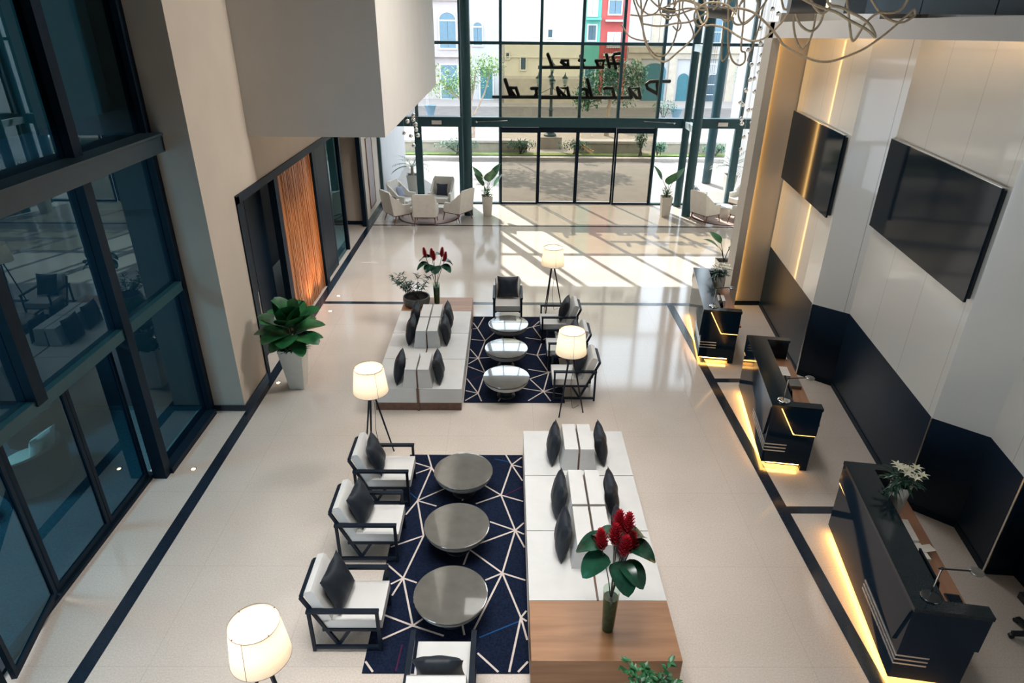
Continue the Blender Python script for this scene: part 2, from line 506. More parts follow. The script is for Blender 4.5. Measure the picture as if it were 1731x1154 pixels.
def copy_thing(o, loc=None, rz=None, label=None, group=None):
    def rec(a, par):
        c = a.copy()
        C.objects.link(c)
        if par:
            c.parent = par
        for ch in list(a.children):
            rec(ch, c)
        return c
    r = rec(o, None)
    if loc is not None: r.location = loc
    if rz is not None: r.rotation_euler = (0, 0, rz)
    if label: r['label'] = label
    if group: r['group'] = group
    return r

def catmull(pts, n=6):
    pts = [Vector(p) for p in pts]
    out = []
    for i in range(len(pts) - 1):
        p0, p1, p2, p3 = pts[max(i - 1, 0)], pts[i], pts[i + 1], pts[min(i + 2, len(pts) - 1)]
        for k in range(n):
            t = k / n
            out.append(0.5 * ((2 * p1) + (p2 - p0) * t + (2 * p0 - 5 * p1 + 4 * p2 - p3) * t * t + (3 * p1 - p0 - 3 * p2 + p3) * t ** 3))
    out.append(pts[-1])
    return out

def wallbox(name, m, x0, x1, y0, y1, z0, z1, bevel=0.0):
    b = MB()
    b.box(x0, x1, y0, y1, z0, z1)
    return struct(b.build(name, m, bevel=bevel))

# ------------------------------------------------------------------ room shell
LX = -4.36        # face of the left wall
wallbox('floor', 'floor', -5.6, 9.4, -4.0, 22.62, -0.12, 0.0)
wallbox('ceiling', 'ceiling', -5.6, 9.6, -4.2, 22.62, 9.5, 9.7)
wallbox('wall_back', 'upper', -5.6, 6.7, -4.2, -4.0, 0, 9.5)
# left wall with its door openings
b = MB()
b.box(-4.95, LX, 9.30, 10.42, 0, 9.5)
b.box(-4.95, LX, 10.42, 19.95, 3.30, 9.5)
b.box(-4.95, LX, 19.95, 22.5, 0, 9.5)
struct(b.build('wall_left', 'plaster'))
wallbox('wall_left_upper', 'white_plaster', -5.6, -5.32, -4.0, 9.3, 4.75, 9.5)
# hanging white volume
wallbox('trim_1', 'white_plaster', LX + .003, -2.06, 11.39, 20.05, 4.08, 9.49)
# wall behind the openings
wallbox('wall_left_recess', 'navy', -6.2, -6.1, 9.3, 22.5, 0, 3.4)
wallbox('wall_recess_end', 'plaster', -6.1, -4.37, 19.96, 20.06, 0.0, 3.295)
wallbox('baseboard_recess', 'navy', -6.1, -4.44, 19.94, 19.958, 0.0, 0.12)
wallbox('floor_recess', 'floor', -6.1, -5.6, 9.3, 20.0, -0.12, 0.0)
wallbox('ceiling_recess', 'navy', -6.1, -4.95, 9.3, 19.95, 3.3, 3.4)
# black frame around openings on the left wall
b = MB()
F0, F1 = LX - 0.10, LX + 0.025
b.box(F0, F1, 10.40, 10.52, 0, 3.30)
b.box(F0, F1, 10.40, 19.95, 3.18, 3.32)
b.box(F0, F1, 12.22, 12.42, 0, 3.18)
b.box(F0, F1, 14.83, 15.05, 0, 3.18)
b.box(F0, F1, 19.72, 19.95, 0, 3.18)
struct(b.build('trim_2', 'frame', bevel=0.006))
# dark doors in the openings
def dark_door(name, y0, y1, x, handle=True):
    b = MB()
    b.box(x - .05, x, y0, y1, 0.01, 3.17)
    o = struct(b.build(name, 'navy', bevel=0.004))
    if handle:
        h = MB()
        h.tube([(x + .04, y1 - .16, .75), (x + .04, y1 - .16, 1.35)], .012)
        h.tube([(x, y1 - .16, .80), (x + .04, y1 - .16, .80)], .008)
        h.tube([(x, y1 - .16, 1.30), (x + .04, y1 - .16, 1.30)], .008)
        h.build('door_handle', 'chrome', o)
    return o
dark_door('door_1', 10.53, 11.36, -4.62)
dark_door('door_2', 11.38, 12.21, -4.62, False)
dark_door('door_3', 15.06, 16.22, -4.42, False)
# dark back of opening
b = MB()
b.box(-4.50, -4.42, 16.24, 16.34, 0, 3.18)
struct(b.build('trim_3', 'frame'))
b = MB()
b.box(-4.47, -4.455, 16.35, 17.55, 0.02, 3.17)
struct(b.build('window_1', 'dark_glass'))
b = MB()
b.box(-4.50, -4.40, 17.55, 17.64, 0, 3.18)
struct(b.build('trim_4', 'frame'))
# amber slatted wood panel
p = thing('slatted_panel', 'amber wooden slatted panel framed in black on the cream side wall', 'wall panel', (LX - .06, 13.62, 0.0))
b = MB()
b.box(-.04, 0, -1.19, 1.20, 0.02, 3.17)
b.build('backing', 'slat', p)
b = MB()
y = -1.185
while y < 1.17:
    w = random.choice((.022, .03, .038))
    d = random.uniform(.015, .035)
    b.box(0.001, d, y, y + w, 0.03, 3.16)
    y += w + .010
b.build('slats', 'slat', p)
# skirting strips
wallbox('baseboard_left', 'stripe', LX, LX + .02, 9.30, 10.40, 0.0, 0.10)
wallbox('baseboard_left_far', 'stripe', LX, LX + .02, 19.95, 22.5, 0.0, 0.10)
wallbox('baseboard_pier', 'stripe', -4.90, LX + .02, 9.275, 9.299, 0.0, 0.10)
# dark granite strips in the floor
b = MB()
b.box(-4.35, -4.185, -4.0, 22.4, 0.0, 0.003)
struct(b.build('trim_5', 'stripe'))
b = MB()
b.box(3.66, 3.82, -4.0, 13.75, 0.0, 0.003)
struct(b.build('trim_6', 'stripe'))
for k, y in enumerate((6.88, 10.36)):
    b = MB()
    b.box(3.82, 4.5, y - .07, y + .07, 0.0, 0.003)
    struct(b.build('trim_%d' % (7 + k), 'stripe'))
b = MB()
b.box(-4.185, 3.82, 13.76, 13.90, 0.0, 0.003)
b.box(3.82, 4.98, 13.76, 13.90, 0.0, 0.003)
struct(b.build('trim_9', 'stripe'))
b = MB()
b.box(-4.185, 9.0, 19.86, 19.96, 0.0, 0.003)
struct(b.build('trim_10', 'stripe'))

# ------------------------------------------------------------------ left glazing and the dark lounge behind it
GX = -5.06
b = MB()
b.box(-5.00, -4.86, 9.16, 9.29, 0, 9.0)          # post by the pier
b.box(-5.02, -4.84, 7.50, 7.66, 0, 9.0)          # main post
b.box(-5.02, -4.84, 5.78, 5.94, 2.30, 9.0)
b.box(-5.02, -4.84, 3.95, 4.10, 2.30, 9.0)
struct(b.build('trim_11', 'frame', bevel=0.01))
b = MB()
b.box(-5.05, -4.72, -4.0, 9.285, 4.23, 4.46)
b.box(-5.02, -4.66, -4.0, 9.20, 4.46, 4.49)
struct(b.build('trim_12', 'beam', bevel=0.008))
b = MB()
b.box(-5.03, -4.86, 2.5, 9.20, 2.22, 2.36)
struct(b.build('trim_13', 'frame_teal', bevel=0.008))
b = MB()
b.box(-5.06, -4.80, 7.62, 9.20, 0.0, 0.09)       # low sill of the fixed bay
struct(b.build('trim_14', 'frame', bevel=0.01))
b = MB()
b.box(-5.16, -5.04, 2.0, 7.60, 0.0, 0.05)
struct(b.build('trim_15', 'frame', bevel=0.008))
def pane(name, m, x, y0, y1, z0, z1, t=.012):
    b = MB()
    b.box(x - t / 2, x + t / 2, y0, y1, z0, z1)
    return struct(b.build(name, m))
pane('window_2', 'dark_glass', -4.95, 7.66, 9.16, 0.09, 2.22)
pane('window_3', 'dark_glass', -4.95, 7.66, 9.16, 2.36, 4.23)
pane('window_4', 'dark_glass', -4.95, 5.94, 7.50, 2.36, 4.23)
pane('window_5', 'dark_glass', -4.95, 4.10, 5.78, 2.36, 4.23)
pane('window_6', 'dark_glass', -4.95, 7.66, 9.16, 4.49, 9.0)
pane('window_7', 'dark_glass', -4.95, 5.94, 7.50, 4.49, 9.0)
pane('window_8', 'dark_glass', -4.95, 4.10, 5.78, 4.49, 9.0)
# glass door leaves below the transom
def leaf_door(name, p0, p1):
    p0, p1 = Vector((*p0, 0)), Vector((*p1, 0))
    L = (p1 - p0).length
    ang = math.atan2((p1 - p0).y, (p1 - p0).x)
    o = None
    b = MB()
    fw = .055
    b.box(0, fw, -.025, .025, 0.052, 2.20)
    b.box(L - fw, L, -.025, .025, 0.052, 2.20)
    b.box(fw, L - fw, -.025, .025, 0.052, 0.13)
    b.box(fw, L - fw, -.025, .025, 2.13, 2.20)
    o = struct(b.build(name, 'frame', bevel=0.006))
    o.location = (p0.x, p0.y, 0)
    o.rotation_euler = (0, 0, ang)
    g = MB()
    g.box(fw, L - fw, -.006, .006, 0.13, 2.13)
    g.build('door_glass', 'dark_glass', o)
    return o
leaf_door('door_4', (-5.10, 7.49), (-5.10, 6.50))
leaf_door('door_5', (-5.10, 6.49), (-5.10, 5.40))
leaf_door('door_6', (-5.09, 5.36), (-4.86, 4.32))
leaf_door('door_7', (-4.90, 4.26), (-5.10, 3.22))
# lounge shell
wallbox('floor_lounge', 'lounge_floor', -11.0, -5.6, 1.0, 9.3, -0.12, 0.0)
wallbox('floor_lounge_edge', 'lounge_floor', -5.6, -5.17, 1.0, 9.29, 0.0, 0.004)
wallbox('wall_lounge_far', 'lounge_wall', -11.0, -4.96, 9.31, 9.42, 0, 9.0)
wallbox('baseboard_lounge', 'frame_teal', -11.0, -5.08, 9.285, 9.308, 0.0, 0.07)
wallbox('wall_lounge_side', 'lounge_wall', -11.1, -11.0, 1.0, 9.4, 0, 9.0)
add_light('lounge_fill', 'AREA', (-8.2, 6.1, 4.2), 260, (0.9, 0.96, 1.0), (0, 0, -1), shape='SQUARE', size=1.0)  # fill light added in the lounge so its chairs show through the glass
wallbox('ceiling_lounge', 'lounge_wall', -11.0, -5.06, 1.0, 9.31, 4.26, 4.44)
# dark drapes on the upper storey behind the glass
for k, (x, y, lab) in enumerate(((-5.45, 7.35, 'dark grey drape hanging behind the upper dark glass, beside the main post'),
                                 (-5.45, 5.95, 'dark grey drape hanging behind the upper dark glass, nearest the frame edge'))):
    pts = []
    for j in range(25):
        pts.append((x + .05 * math.sin(j * 1.5), y - .28 + .56 * j / 24))
    b = MB()
    for a, c in zip(pts, pts[1:]):
        b.face([(a[0], a[1], 4.75), (c[0], c[1], 4.75), (c[0], c[1], 9.0), (a[0], a[1], 9.0)])
        b.face([(a[0] - .02, a[1], 4.75), (a[0] - .02, a[1], 9.0), (c[0] - .02, c[1], 9.0), (c[0] - .02, c[1], 4.75)])
    tag(b.build('drape', 'drape', angle=80), lab, 'curtain')

# ------------------------------------------------------------------ right side: reception niche
A0 = (5.79, 13.80); E1 = (5.395, 10.61); I1 = (5.857, 10.19); E2 = (5.41, 6.98); I2 = (5.885, 6.56); E3 = (5.745, 5.77); I3 = (6.10, 5.74); END = (6.14, -4.0)
NZ = 6.0          # top of the folded wall
WH = 1.42         # wainscot height
def wall_run(name, m, pts, z0, z1, th=0.10, off=0.0):
    """an upright folded wall following plan points; thickness behind (+x)"""
    b = MB()
    for (x0, y0), (x1, y1) in zip(pts, pts[1:]):
        b.hexa([(x0 - off, y0, z0), (x1 - off, y1, z0), (x1 + th, y1, z0), (x0 + th, y0, z0), (x0 - off, y0, z1), (x1 - off, y1, z1), (x1 + th, y1, z1), (x0 + th, y0, z1)])
    return struct(b.build(name, m, smooth=False))
def face_run(name, m, p, q, z0, z1, th=.05):
    p, q = Vector((*p, 0)), Vector((*q, 0))
    d = (q - p).normalized()
    nrm = Vector((-d.y, d.x, 0))
    if nrm.x < 0 and abs(nrm.x) > .5:
        nrm = -nrm
    if abs(nrm.x) <= .75 and nrm.y < 0:
        nrm = -nrm
    b = MB()
    t = nrm * th
    b.hexa([(p.x, p.y, z0), (q.x, q.y, z0), (q.x + t.x, q.y + t.y, z0), (p.x + t.x, p.y + t.y, z0),
            (p.x, p.y, z1), (q.x, q.y, z1), (q.x + t.x, q.y + t.y, z1), (p.x + t.x, p.y + t.y, z1)])
    return struct(b.build(name, m, smooth=False))
for k, (p0, p1) in enumerate(((A0, E1), (E1, I1), (I1, E2), (E2, I2), (I2, E3), (E3, I3), (I3, END))):
    face_run('wall_reception_%d' % (k + 1), 'cream', p0, p1, WH, NZ)
    face_run('wall_wainscot_%d' % (k + 1), 'wains', p0, p1, 0.0, WH)
    d = (Vector((*p1, 0)) - Vector((*p0, 0))).normalized()
    n = Vector((-abs(d.y), d.x if d.y < 0 else -d.x, 0)) * 0.012
    if k in (1, 3, 5):
        n = Vector((-.004, -.012, 0))
    b = MB()
    b.hexa([(p0[0] + n.x, p0[1] + n.y, 0), (p1[0] + n.x, p1[1] + n.y, 0), (*p1, 0), (*p0, 0), (p0[0] + n.x, p0[1] + n.y, .09), (p1[0] + n.x, p1[1] + n.y, .09), (*p1, .09), (*p0, .09)])
    struct(b.build('baseboard_reception_%d' % (k + 1), 'frame', smooth=False))
for k, e in enumerate((E1, E2, E3)):
    b = MB()
    b.box(e[0] - .014, e[0] - .002, e[1] - .012, e[1] + .010, 0, WH)
    struct(b.build('trim_%d' % (16 + k), 'silver'))
# end wall of the niche, lit along its edge, then the portal jamb and beam
b = MB()
b.box(5.16, 5.84, 13.83, 13.93, 0, NZ)
struct(b.build('wall_niche_end', 'taupe'))
wallbox('baseboard_niche_end', 'navy', 5.17, 5.78, 13.81, 13.829, 0, 0.10)
b = MB()
b.box(4.99, 5.15, 13.62, 14.05, 0, 5.85)
struct(b.build('trim_19', 'taupe', bevel=0.004))
b = MB()
b.box(5.151, 5.165, 13.77, 13.83, 0.02, 5.55)
struct(b.build('trim_20', 'led_soft'))
# sloping beam over the opening: underside rises towards the lobby's back
b = MB()
pts = [(13.85, 5.57, 5.84), (9.9, 5.695, 5.935), (7.0, 5.77, 6.0), (2.0, 5.90, 6.12)]
for (y0, a0, t0), (y1, a1, t1) in zip(pts, pts[1:]):
    b.hexa([(4.99, y0, a0), (5.22, y0, a0), (5.22, y1, a1), (4.99, y1, a1), (4.99, y0, t0), (5.22, y0, t0), (5.22, y1, t1), (4.99, y1, t1)])
struct(b.build('trim_21', 'white_plaster', smooth=False))
b = MB()
for (y0, a0, t0), (y1, a1, t1) in zip(pts, pts[1:]):
    b.hexa([(5.22, y0, a0 + .06), (5.9, y0, a0 + .06), (5.9, y1, a1 + .06), (5.22, y1, a1 + .06), (5.22, y0, t0), (5.9, y0, t0), (5.9, y1, t1), (5.22, y1, t1)])
struct(b.build('ceiling_niche', 'taupe', smooth=False))
b = MB()
for (y0, a0, t0), (y1, a1, t1) in zip(pts, pts[1:]):
    b.hexa([(5.223, y0, a0 + .038), (5.236, y0, a0 + .038), (5.236, y1, a1 + .038), (5.223, y1, a1 + .038), (5.223, y0, a0 + .058), (5.236, y0, a0 + .058), (5.236, y1, a1 + .058), (5.223, y1, a1 + .058)])
struct(b.build('trim_22', 'led_soft', smooth=False))
# blue-black cladding above the beam
b = MB()
y = 10.9
while y > -4.0:
    b.box(5.30, 5.36, y - 1.46, y - 0.012, 6.0, 9.5)
    y -= 1.47
struct(b.build('wall_right_upper', 'upper', bevel=0.005))
wallbox('wall_right_outer', 'lounge_wall', 6.4, 6.5, -4.0, 14.0, 0, 9.5)
# white wall closing the seating bay on the right
wallbox('wall_bay_back', 'white_plaster', 5.16, 9.3, 13.94, 14.04, 0, 5.85)
wallbox('wall_right', 'white_plaster', 8.9, 9.05, 14.04, 22.5, 0, 9.5)

# ------------------------------------------------------------------ front facade
FY = 22.55
MX = [-4.30, -2.98, -1.52, -0.25, 1.03, 2.33, 3.60, 4.90, 6.22, 7.66, 8.88]
b = MB()
for x in MX:
    b.box(x - .045, x + .045, FY - .07, FY + .07, 2.88, 7.5)
struct(b.build('trim_23', 'frame_teal', bevel=0.006))
b = MB()
b.box(-4.34, 8.90, FY - .06, FY + .06, 5.05, 5.14)
struct(b.build('trim_24', 'frame_teal', bevel=0.006))
b = MB()
b.box(-4.34, 8.90, FY - .14, FY + .10, 2.58, 2.89)
b.box(-4.34, 8.90, FY - .18, FY - .14, 2.84, 2.89)
struct(b.build('trim_25', 'frame_teal', bevel=0.006))
b = MB()
b.box(-4.34, 8.90, FY - .10, FY + .10, 7.42, 7.60)
struct(b.build('trim_26', 'frame_teal'))
wallbox('wall_front', 'white_plaster', -4.95, 9.05, FY - .10, FY + .10, 7.60, 9.5)
b = MB()
for x in (-4.30, -2.98, -1.52, -0.25, 4.90, 6.22, 7.66, 8.88):
    w = .12 if x in (-2.98, -1.52, 7.66) else .05
    b.box(x - w, x + w, FY - .07, FY + .07, 0, 2.60)
b.box(-4.34, -0.2, FY - .06, FY + .06, 0, .06)
b.box(4.85, 8.90, FY - .06, FY + .06, 0, .06)
struct(b.build('trim_27', 'frame_teal', bevel=0.006))
wi = 20
for k in range(10):
    x0, x1 = MX[k] + .045, MX[k + 1] - .045
    mid = 3 <= k <= 6
    for z0, z1, m in ((5.14, 7.42, 'clear'), (2.89, 5.05, 'tinted' if mid else 'clear')):
        b = MB()
        b.box(x0, x1, FY - .008, FY + .008, z0, z1)
        struct(b.build('window_%d' % wi, m))
        wi += 1
    if not mid:
        b = MB()
        b.box(x0, x1, FY - .008, FY + .008, 0.06, 2.58)
        struct(b.build('window_%d' % wi, 'clear'))
        wi += 1
# four tinted door panels
for k in range(4):
    x0, x1 = MX[3 + k], MX[4 + k]
    yy = FY - (.05 if k in (0, 3) else -.03)
    e = 0.05
    b = MB()
    fw = .055
    b.box(x0 + .05 - e, x0 + .05 + fw - e, yy - .03, yy + .03, 0.01, 2.56)
    b.box(x1 - .05 - fw + e, x1 - .05 + e, yy - .03, yy + .03, 0.01, 2.56)
    b.box(x0 + .05 + fw - e, x1 - .05 - fw + e, yy - .03, yy + .03, 0.01, .07)
    b.box(x0 + .05 + fw - e, x1 - .05 - fw + e, yy - .03, yy + .03, 2.40, 2.56)
    o = struct(b.build('door_%d' % (10 + k), 'frame', bevel=0.004))
    g = MB()
    g.box(x0 + .05 + fw - e, x1 - .05 - fw + e, yy - .006, yy + .006, .09, 2.40)
    g.build('door_glass', 'door_tint', o)
# white sign plates on the beam above the side doors
for x, lab in ((-2.33, 'small white plate on the dark beam above the left glass door'), (7.05, 'small white plate on the dark beam above the right glass door')):
    b = MB()
    b.box(x - .16, x + .16, FY - .205, FY - .182, 2.66, 2.78)
    tag(b.build('wall_plate', 'plate', bevel=0.004), lab, 'sign plate')
# round steel columns
def column(name, x, y, r, label, z1=9.4):
    b = MB()
    b.lathe([(r, 0.001), (r, z1)], 40, (x, y, 0))
    o = b.build(name, 'frame_teal')
    return struct(tag(o, label))
column('column', -1.27, 21.12, .145, 'dark steel column left of the doors')
column('column', 5.87, 21.15, .145, 'dark steel column right of the doors, in front of its twin')
column('column', 5.86, 22.36, .125, 'dark steel column right of the doors, behind its twin')
for z, lab in ((2.72, 'pale steel bracket joining the two right columns at the dark beam'), (5.02, 'pale steel bracket joining the two right columns at the upper transom')):
    b = MB()
    b.box(5.78, 5.95, 21.24, 22.28, z - .10, z + .10)
    tag(b.build('bracket', 'steel_blue', bevel=0.01), lab, 'bracket')
for x, lab in ((-1.27, 'thin chrome tie rod beside the left column'), (5.70, 'thin chrome tie rod beside the right columns')):
    s = 1 if x < 0 else -1
    b = MB()
    b.tube([(x + s * .20, 22.385, 2.75), (x + s * 1.25, 22.385, 2.80)], .016)
    b.ball((x + s * .25, 22.375, 2.75), .04, 12)
    tag(b.build('tie_rod', 'chrome'), lab, 'tie rod')

# measured layouts (metres)
RUG_NEAR= [(-1.09, 7.75, -1.18, 8.07), (-1.09, 7.75, -1.35, 7.87), (-1.09, 7.75, -1.35, 7.59), (-1.09, 7.75, -1.21, 7.03), (-1.09, 7.75, -0.86, 7.28), (-1.21, 7.03, -1.33, 6.75), (-1.21, 7.03, -0.94, 6.92), (-1.21, 7.03, -0.81, 7.32), (-1.21, 7.03, -1.05, 6.36), (-1.05, 6.36, -1.45, 6.16), (-1.05, 6.36, -1.21, 5.66), (-1.21, 5.66, -1.45, 5.88), (-1.21, 5.66, -1.34, 5.57), (-1.21, 5.66, -1.3, 5.4), (-1.21, 5.66, -1.04, 5.59), (-1.21, 5.66, -1.01, 4.99), (-1.01, 4.99, -1.34, 5.13), (-1.01, 4.99, -1.31, 4.82), (-1.01, 4.99, -0.91, 5.08), (-1.01, 4.99, -0.66, 4.86), (0.08, 7.83, -0.01, 8.08), (0.08, 7.83, 0.23, 8.01), (0.08, 7.83, 0.26, 7.77), (0.08, 7.83, 0.26, 7.46), (0.08, 7.83, -0.07, 7.15), (-0.07, 7.15, -0.33, 7.38), (-0.07, 7.15, -0.41, 6.97), (-0.07, 7.15, 0.25, 7.02), (-0.07, 7.15, 0.12, 6.46), (0.12, 6.46, -0.21, 6.62), (0.12, 6.46, 0.27, 6.6), (0.12, 6.46, 0.26, 6.39), (0.12, 6.46, 0.27, 6.16), (0.12, 6.46, -0.38, 6.2), (0.12, 6.46, -0.04, 5.74), (-0.04, 5.74, -0.45, 6.12), (-0.04, 5.74, -0.24, 5.63), (-0.04, 5.74, 0.26, 5.63), (-0.04, 5.74, -0.34, 4.94), (-0.04, 5.74, 0.17, 5.1), (0.17, 5.1, 0.29, 5.19), (0.17, 5.1, 0.3, 5.05), (0.17, 5.1, 0.29, 4.81), (0.17, 5.1, 0.04, 4.43), (-0.55, 7.22, -0.6, 7.03), (-0.45, 6.14, -0.51, 5.87), (-0.47, 5.0, -0.44, 4.87), (-1.46, 4.55, -1.34, 4.43), (-0.29, 4.65, -0.07, 4.43), (0.29, 4.55, 0.13, 4.43), (-1.45, 4.75, -1.4, 4.78)]
RUGN_BLUE= [(-0.28, 4.84, 0.17, 5.06), (-0.17, 7.97, 0.07, 7.89), (-1.39, 7.25, -1.22, 7.07)]
RUGN_RED= [(-1.09, 4.75, -1.11, 4.44), (-0.02, 7.15, 0.24, 7.33)]
RUG_FAR= [(-0.62, 12.48, -0.77, 12.75), (-0.62, 12.48, -0.5, 13.05), (-0.62, 12.48, -0.76, 12.45), (-0.62, 12.48, -0.44, 11.9), (-0.44, 11.9, -0.78, 11.96), (-0.44, 11.9, -0.23, 12.33), (-0.44, 11.9, -0.55, 11.15), (-0.55, 11.15, -0.76, 11.53), (-0.55, 11.15, -0.79, 11.17), (-0.55, 11.15, -0.77, 10.92), (-0.55, 11.15, -0.2, 11.2), (-0.55, 11.15, -0.4, 10.58), (-0.4, 10.58, -0.78, 10.82), (-0.4, 10.58, -0.29, 10.76), (-0.4, 10.58, -0.5, 9.85), (-0.5, 9.85, -0.77, 10.36), (-0.5, 9.85, -0.76, 9.94), (-0.5, 9.85, -0.71, 9.61), (-0.5, 9.85, -0.43, 9.59), (0.55, 12.57, 0.37, 12.46), (0.55, 12.57, 0.71, 12.65), (0.55, 12.57, 0.78, 12.99), (0.55, 12.57, 0.73, 11.94), (0.73, 11.94, 0.38, 12.05), (0.73, 11.94, 0.82, 12.05), (0.73, 11.94, 0.59, 11.28), (0.59, 11.28, 0.38, 11.36), (0.59, 11.28, 0.82, 11.35), (0.59, 11.28, 0.78, 10.6), (0.78, 10.6, 0.4, 10.72), (0.78, 10.6, 0.42, 10.36), (0.78, 10.6, 0.87, 10.67), (0.78, 10.6, 0.65, 9.92), (0.65, 9.92, 0.43, 10.34), (0.65, 9.92, 0.24, 10.04), (0.65, 9.92, 0.94, 10.1), (0.65, 9.92, 0.37, 9.61), (0.65, 9.92, 0.76, 9.6), (0.65, 9.92, 1.01, 9.83), (-0.04, 9.88, -0.14, 9.59)]
RUGF_RED= [(0.52, 12.72, 0.65, 13.04), (0.39, 11.66, 0.65, 12.13), (-0.69, 10.27, -0.47, 10.46)]
SIGN= {'P': [[(5.27, 3.98), (4.87, 3.98), (4.63, 3.96), (4.52, 3.88), (4.58, 3.76), (4.93, 3.59)], [(4.88, 3.88), (4.99, 3.45)]], 'a1': [[(4.36, 3.46), (4.28, 3.76), (3.97, 3.76), (4.24, 3.46), (4.36, 3.46)], [(3.98, 3.76), (4.07, 3.47)]], 'c': [[(3.16, 3.74), (3.2, 3.76), (3.42, 3.76), (3.51, 3.48)]], 'k': [[(2.58, 4.02), (2.77, 3.46)], [(2.69, 3.64), (2.49, 3.73), (2.45, 3.72)], [(2.69, 3.64), (2.58, 3.61), (2.62, 3.46)]], 'a2': [[(2.02, 3.47), (1.94, 3.75), (1.62, 3.75), (1.9, 3.47), (2.02, 3.47)], [(1.62, 3.75), (1.7, 3.46)]], 'r': [[(0.77, 3.73), (1.03, 3.74), (0.91, 3.72), (0.94, 3.57), (0.87, 3.46)]], 'd': [[(-0.1, 3.99), (0.08, 3.5), (0.02, 3.46)], [(0.03, 3.74), (0.26, 3.74), (0.36, 3.46), (0.23, 3.47), (0.04, 3.71)]], 'barP': [[(4.07, 3.47), (1.04, 3.45)], [(1.62, 3.47), (-0.52, 3.46)]], 'l': [[(1.27, 4.76), (1.43, 4.38)]], 'e': [[(1.94, 4.39), (1.92, 4.58), (1.73, 4.58), (1.71, 4.53), (1.84, 4.45)]], 't': [[(2.29, 4.59), (2.46, 4.59)], [(2.33, 4.72), (2.43, 4.39)]], 'o': [[(2.83, 4.58), (3.09, 4.59), (3.05, 4.4), (2.92, 4.41), (2.83, 4.58)]], 'H': [[(3.15, 4.77), (3.28, 4.39)], [(3.62, 4.81), (3.42, 4.79), (3.36, 4.7), (3.49, 4.35)], [(3.23, 4.5), (3.65, 4.5)]], 'barH': [[(0.97, 4.37), (1.93, 4.38)], [(1.49, 4.37), (3.1, 4.38)]]}
BALLS_R= [(7.05, 19.61, 6.09), (7.16, 19.43, 5.98), (7.18, 19.82, 5.71), (6.77, 19.5, 5.62), (6.8, 19.39, 5.26), (6.64, 19.82, 5.08), (7.27, 20.49, 4.92), (6.98, 20.34, 4.67), (7.17, 20.3, 4.69), (6.96, 19.59, 4.53), (7.0, 20.0, 4.33), (6.78, 19.66, 4.33), (7.09, 19.52, 4.31), (6.63, 19.44, 4.07), (6.93, 19.58, 4.02), (7.39, 20.51, 3.85), (6.84, 20.38, 3.64), (6.91, 20.35, 3.58), (7.32, 20.34, 3.64), (6.83, 19.55, 3.54), (7.01, 19.7, 3.54), (6.86, 20.11, 3.22), (6.94, 20.25, 3.06), (7.29, 20.41, 3.06), (7.29, 20.44, 2.76), (6.77, 19.41, 2.82), (7.3, 20.09, 2.75), (7.01, 20.17, 2.33)]
BALLS_L= [(-2.75, 19.96, 3.27), (-2.86, 19.53, 3.16), (-2.75, 19.92, 3.15), (-2.62, 19.42, 3.09), (-3.13, 20.52, 2.68), (-2.75, 20.43, 2.79), (-2.86, 20.01, 2.68), (-2.61, 19.69, 2.75), (-2.86, 20.48, 2.32)]
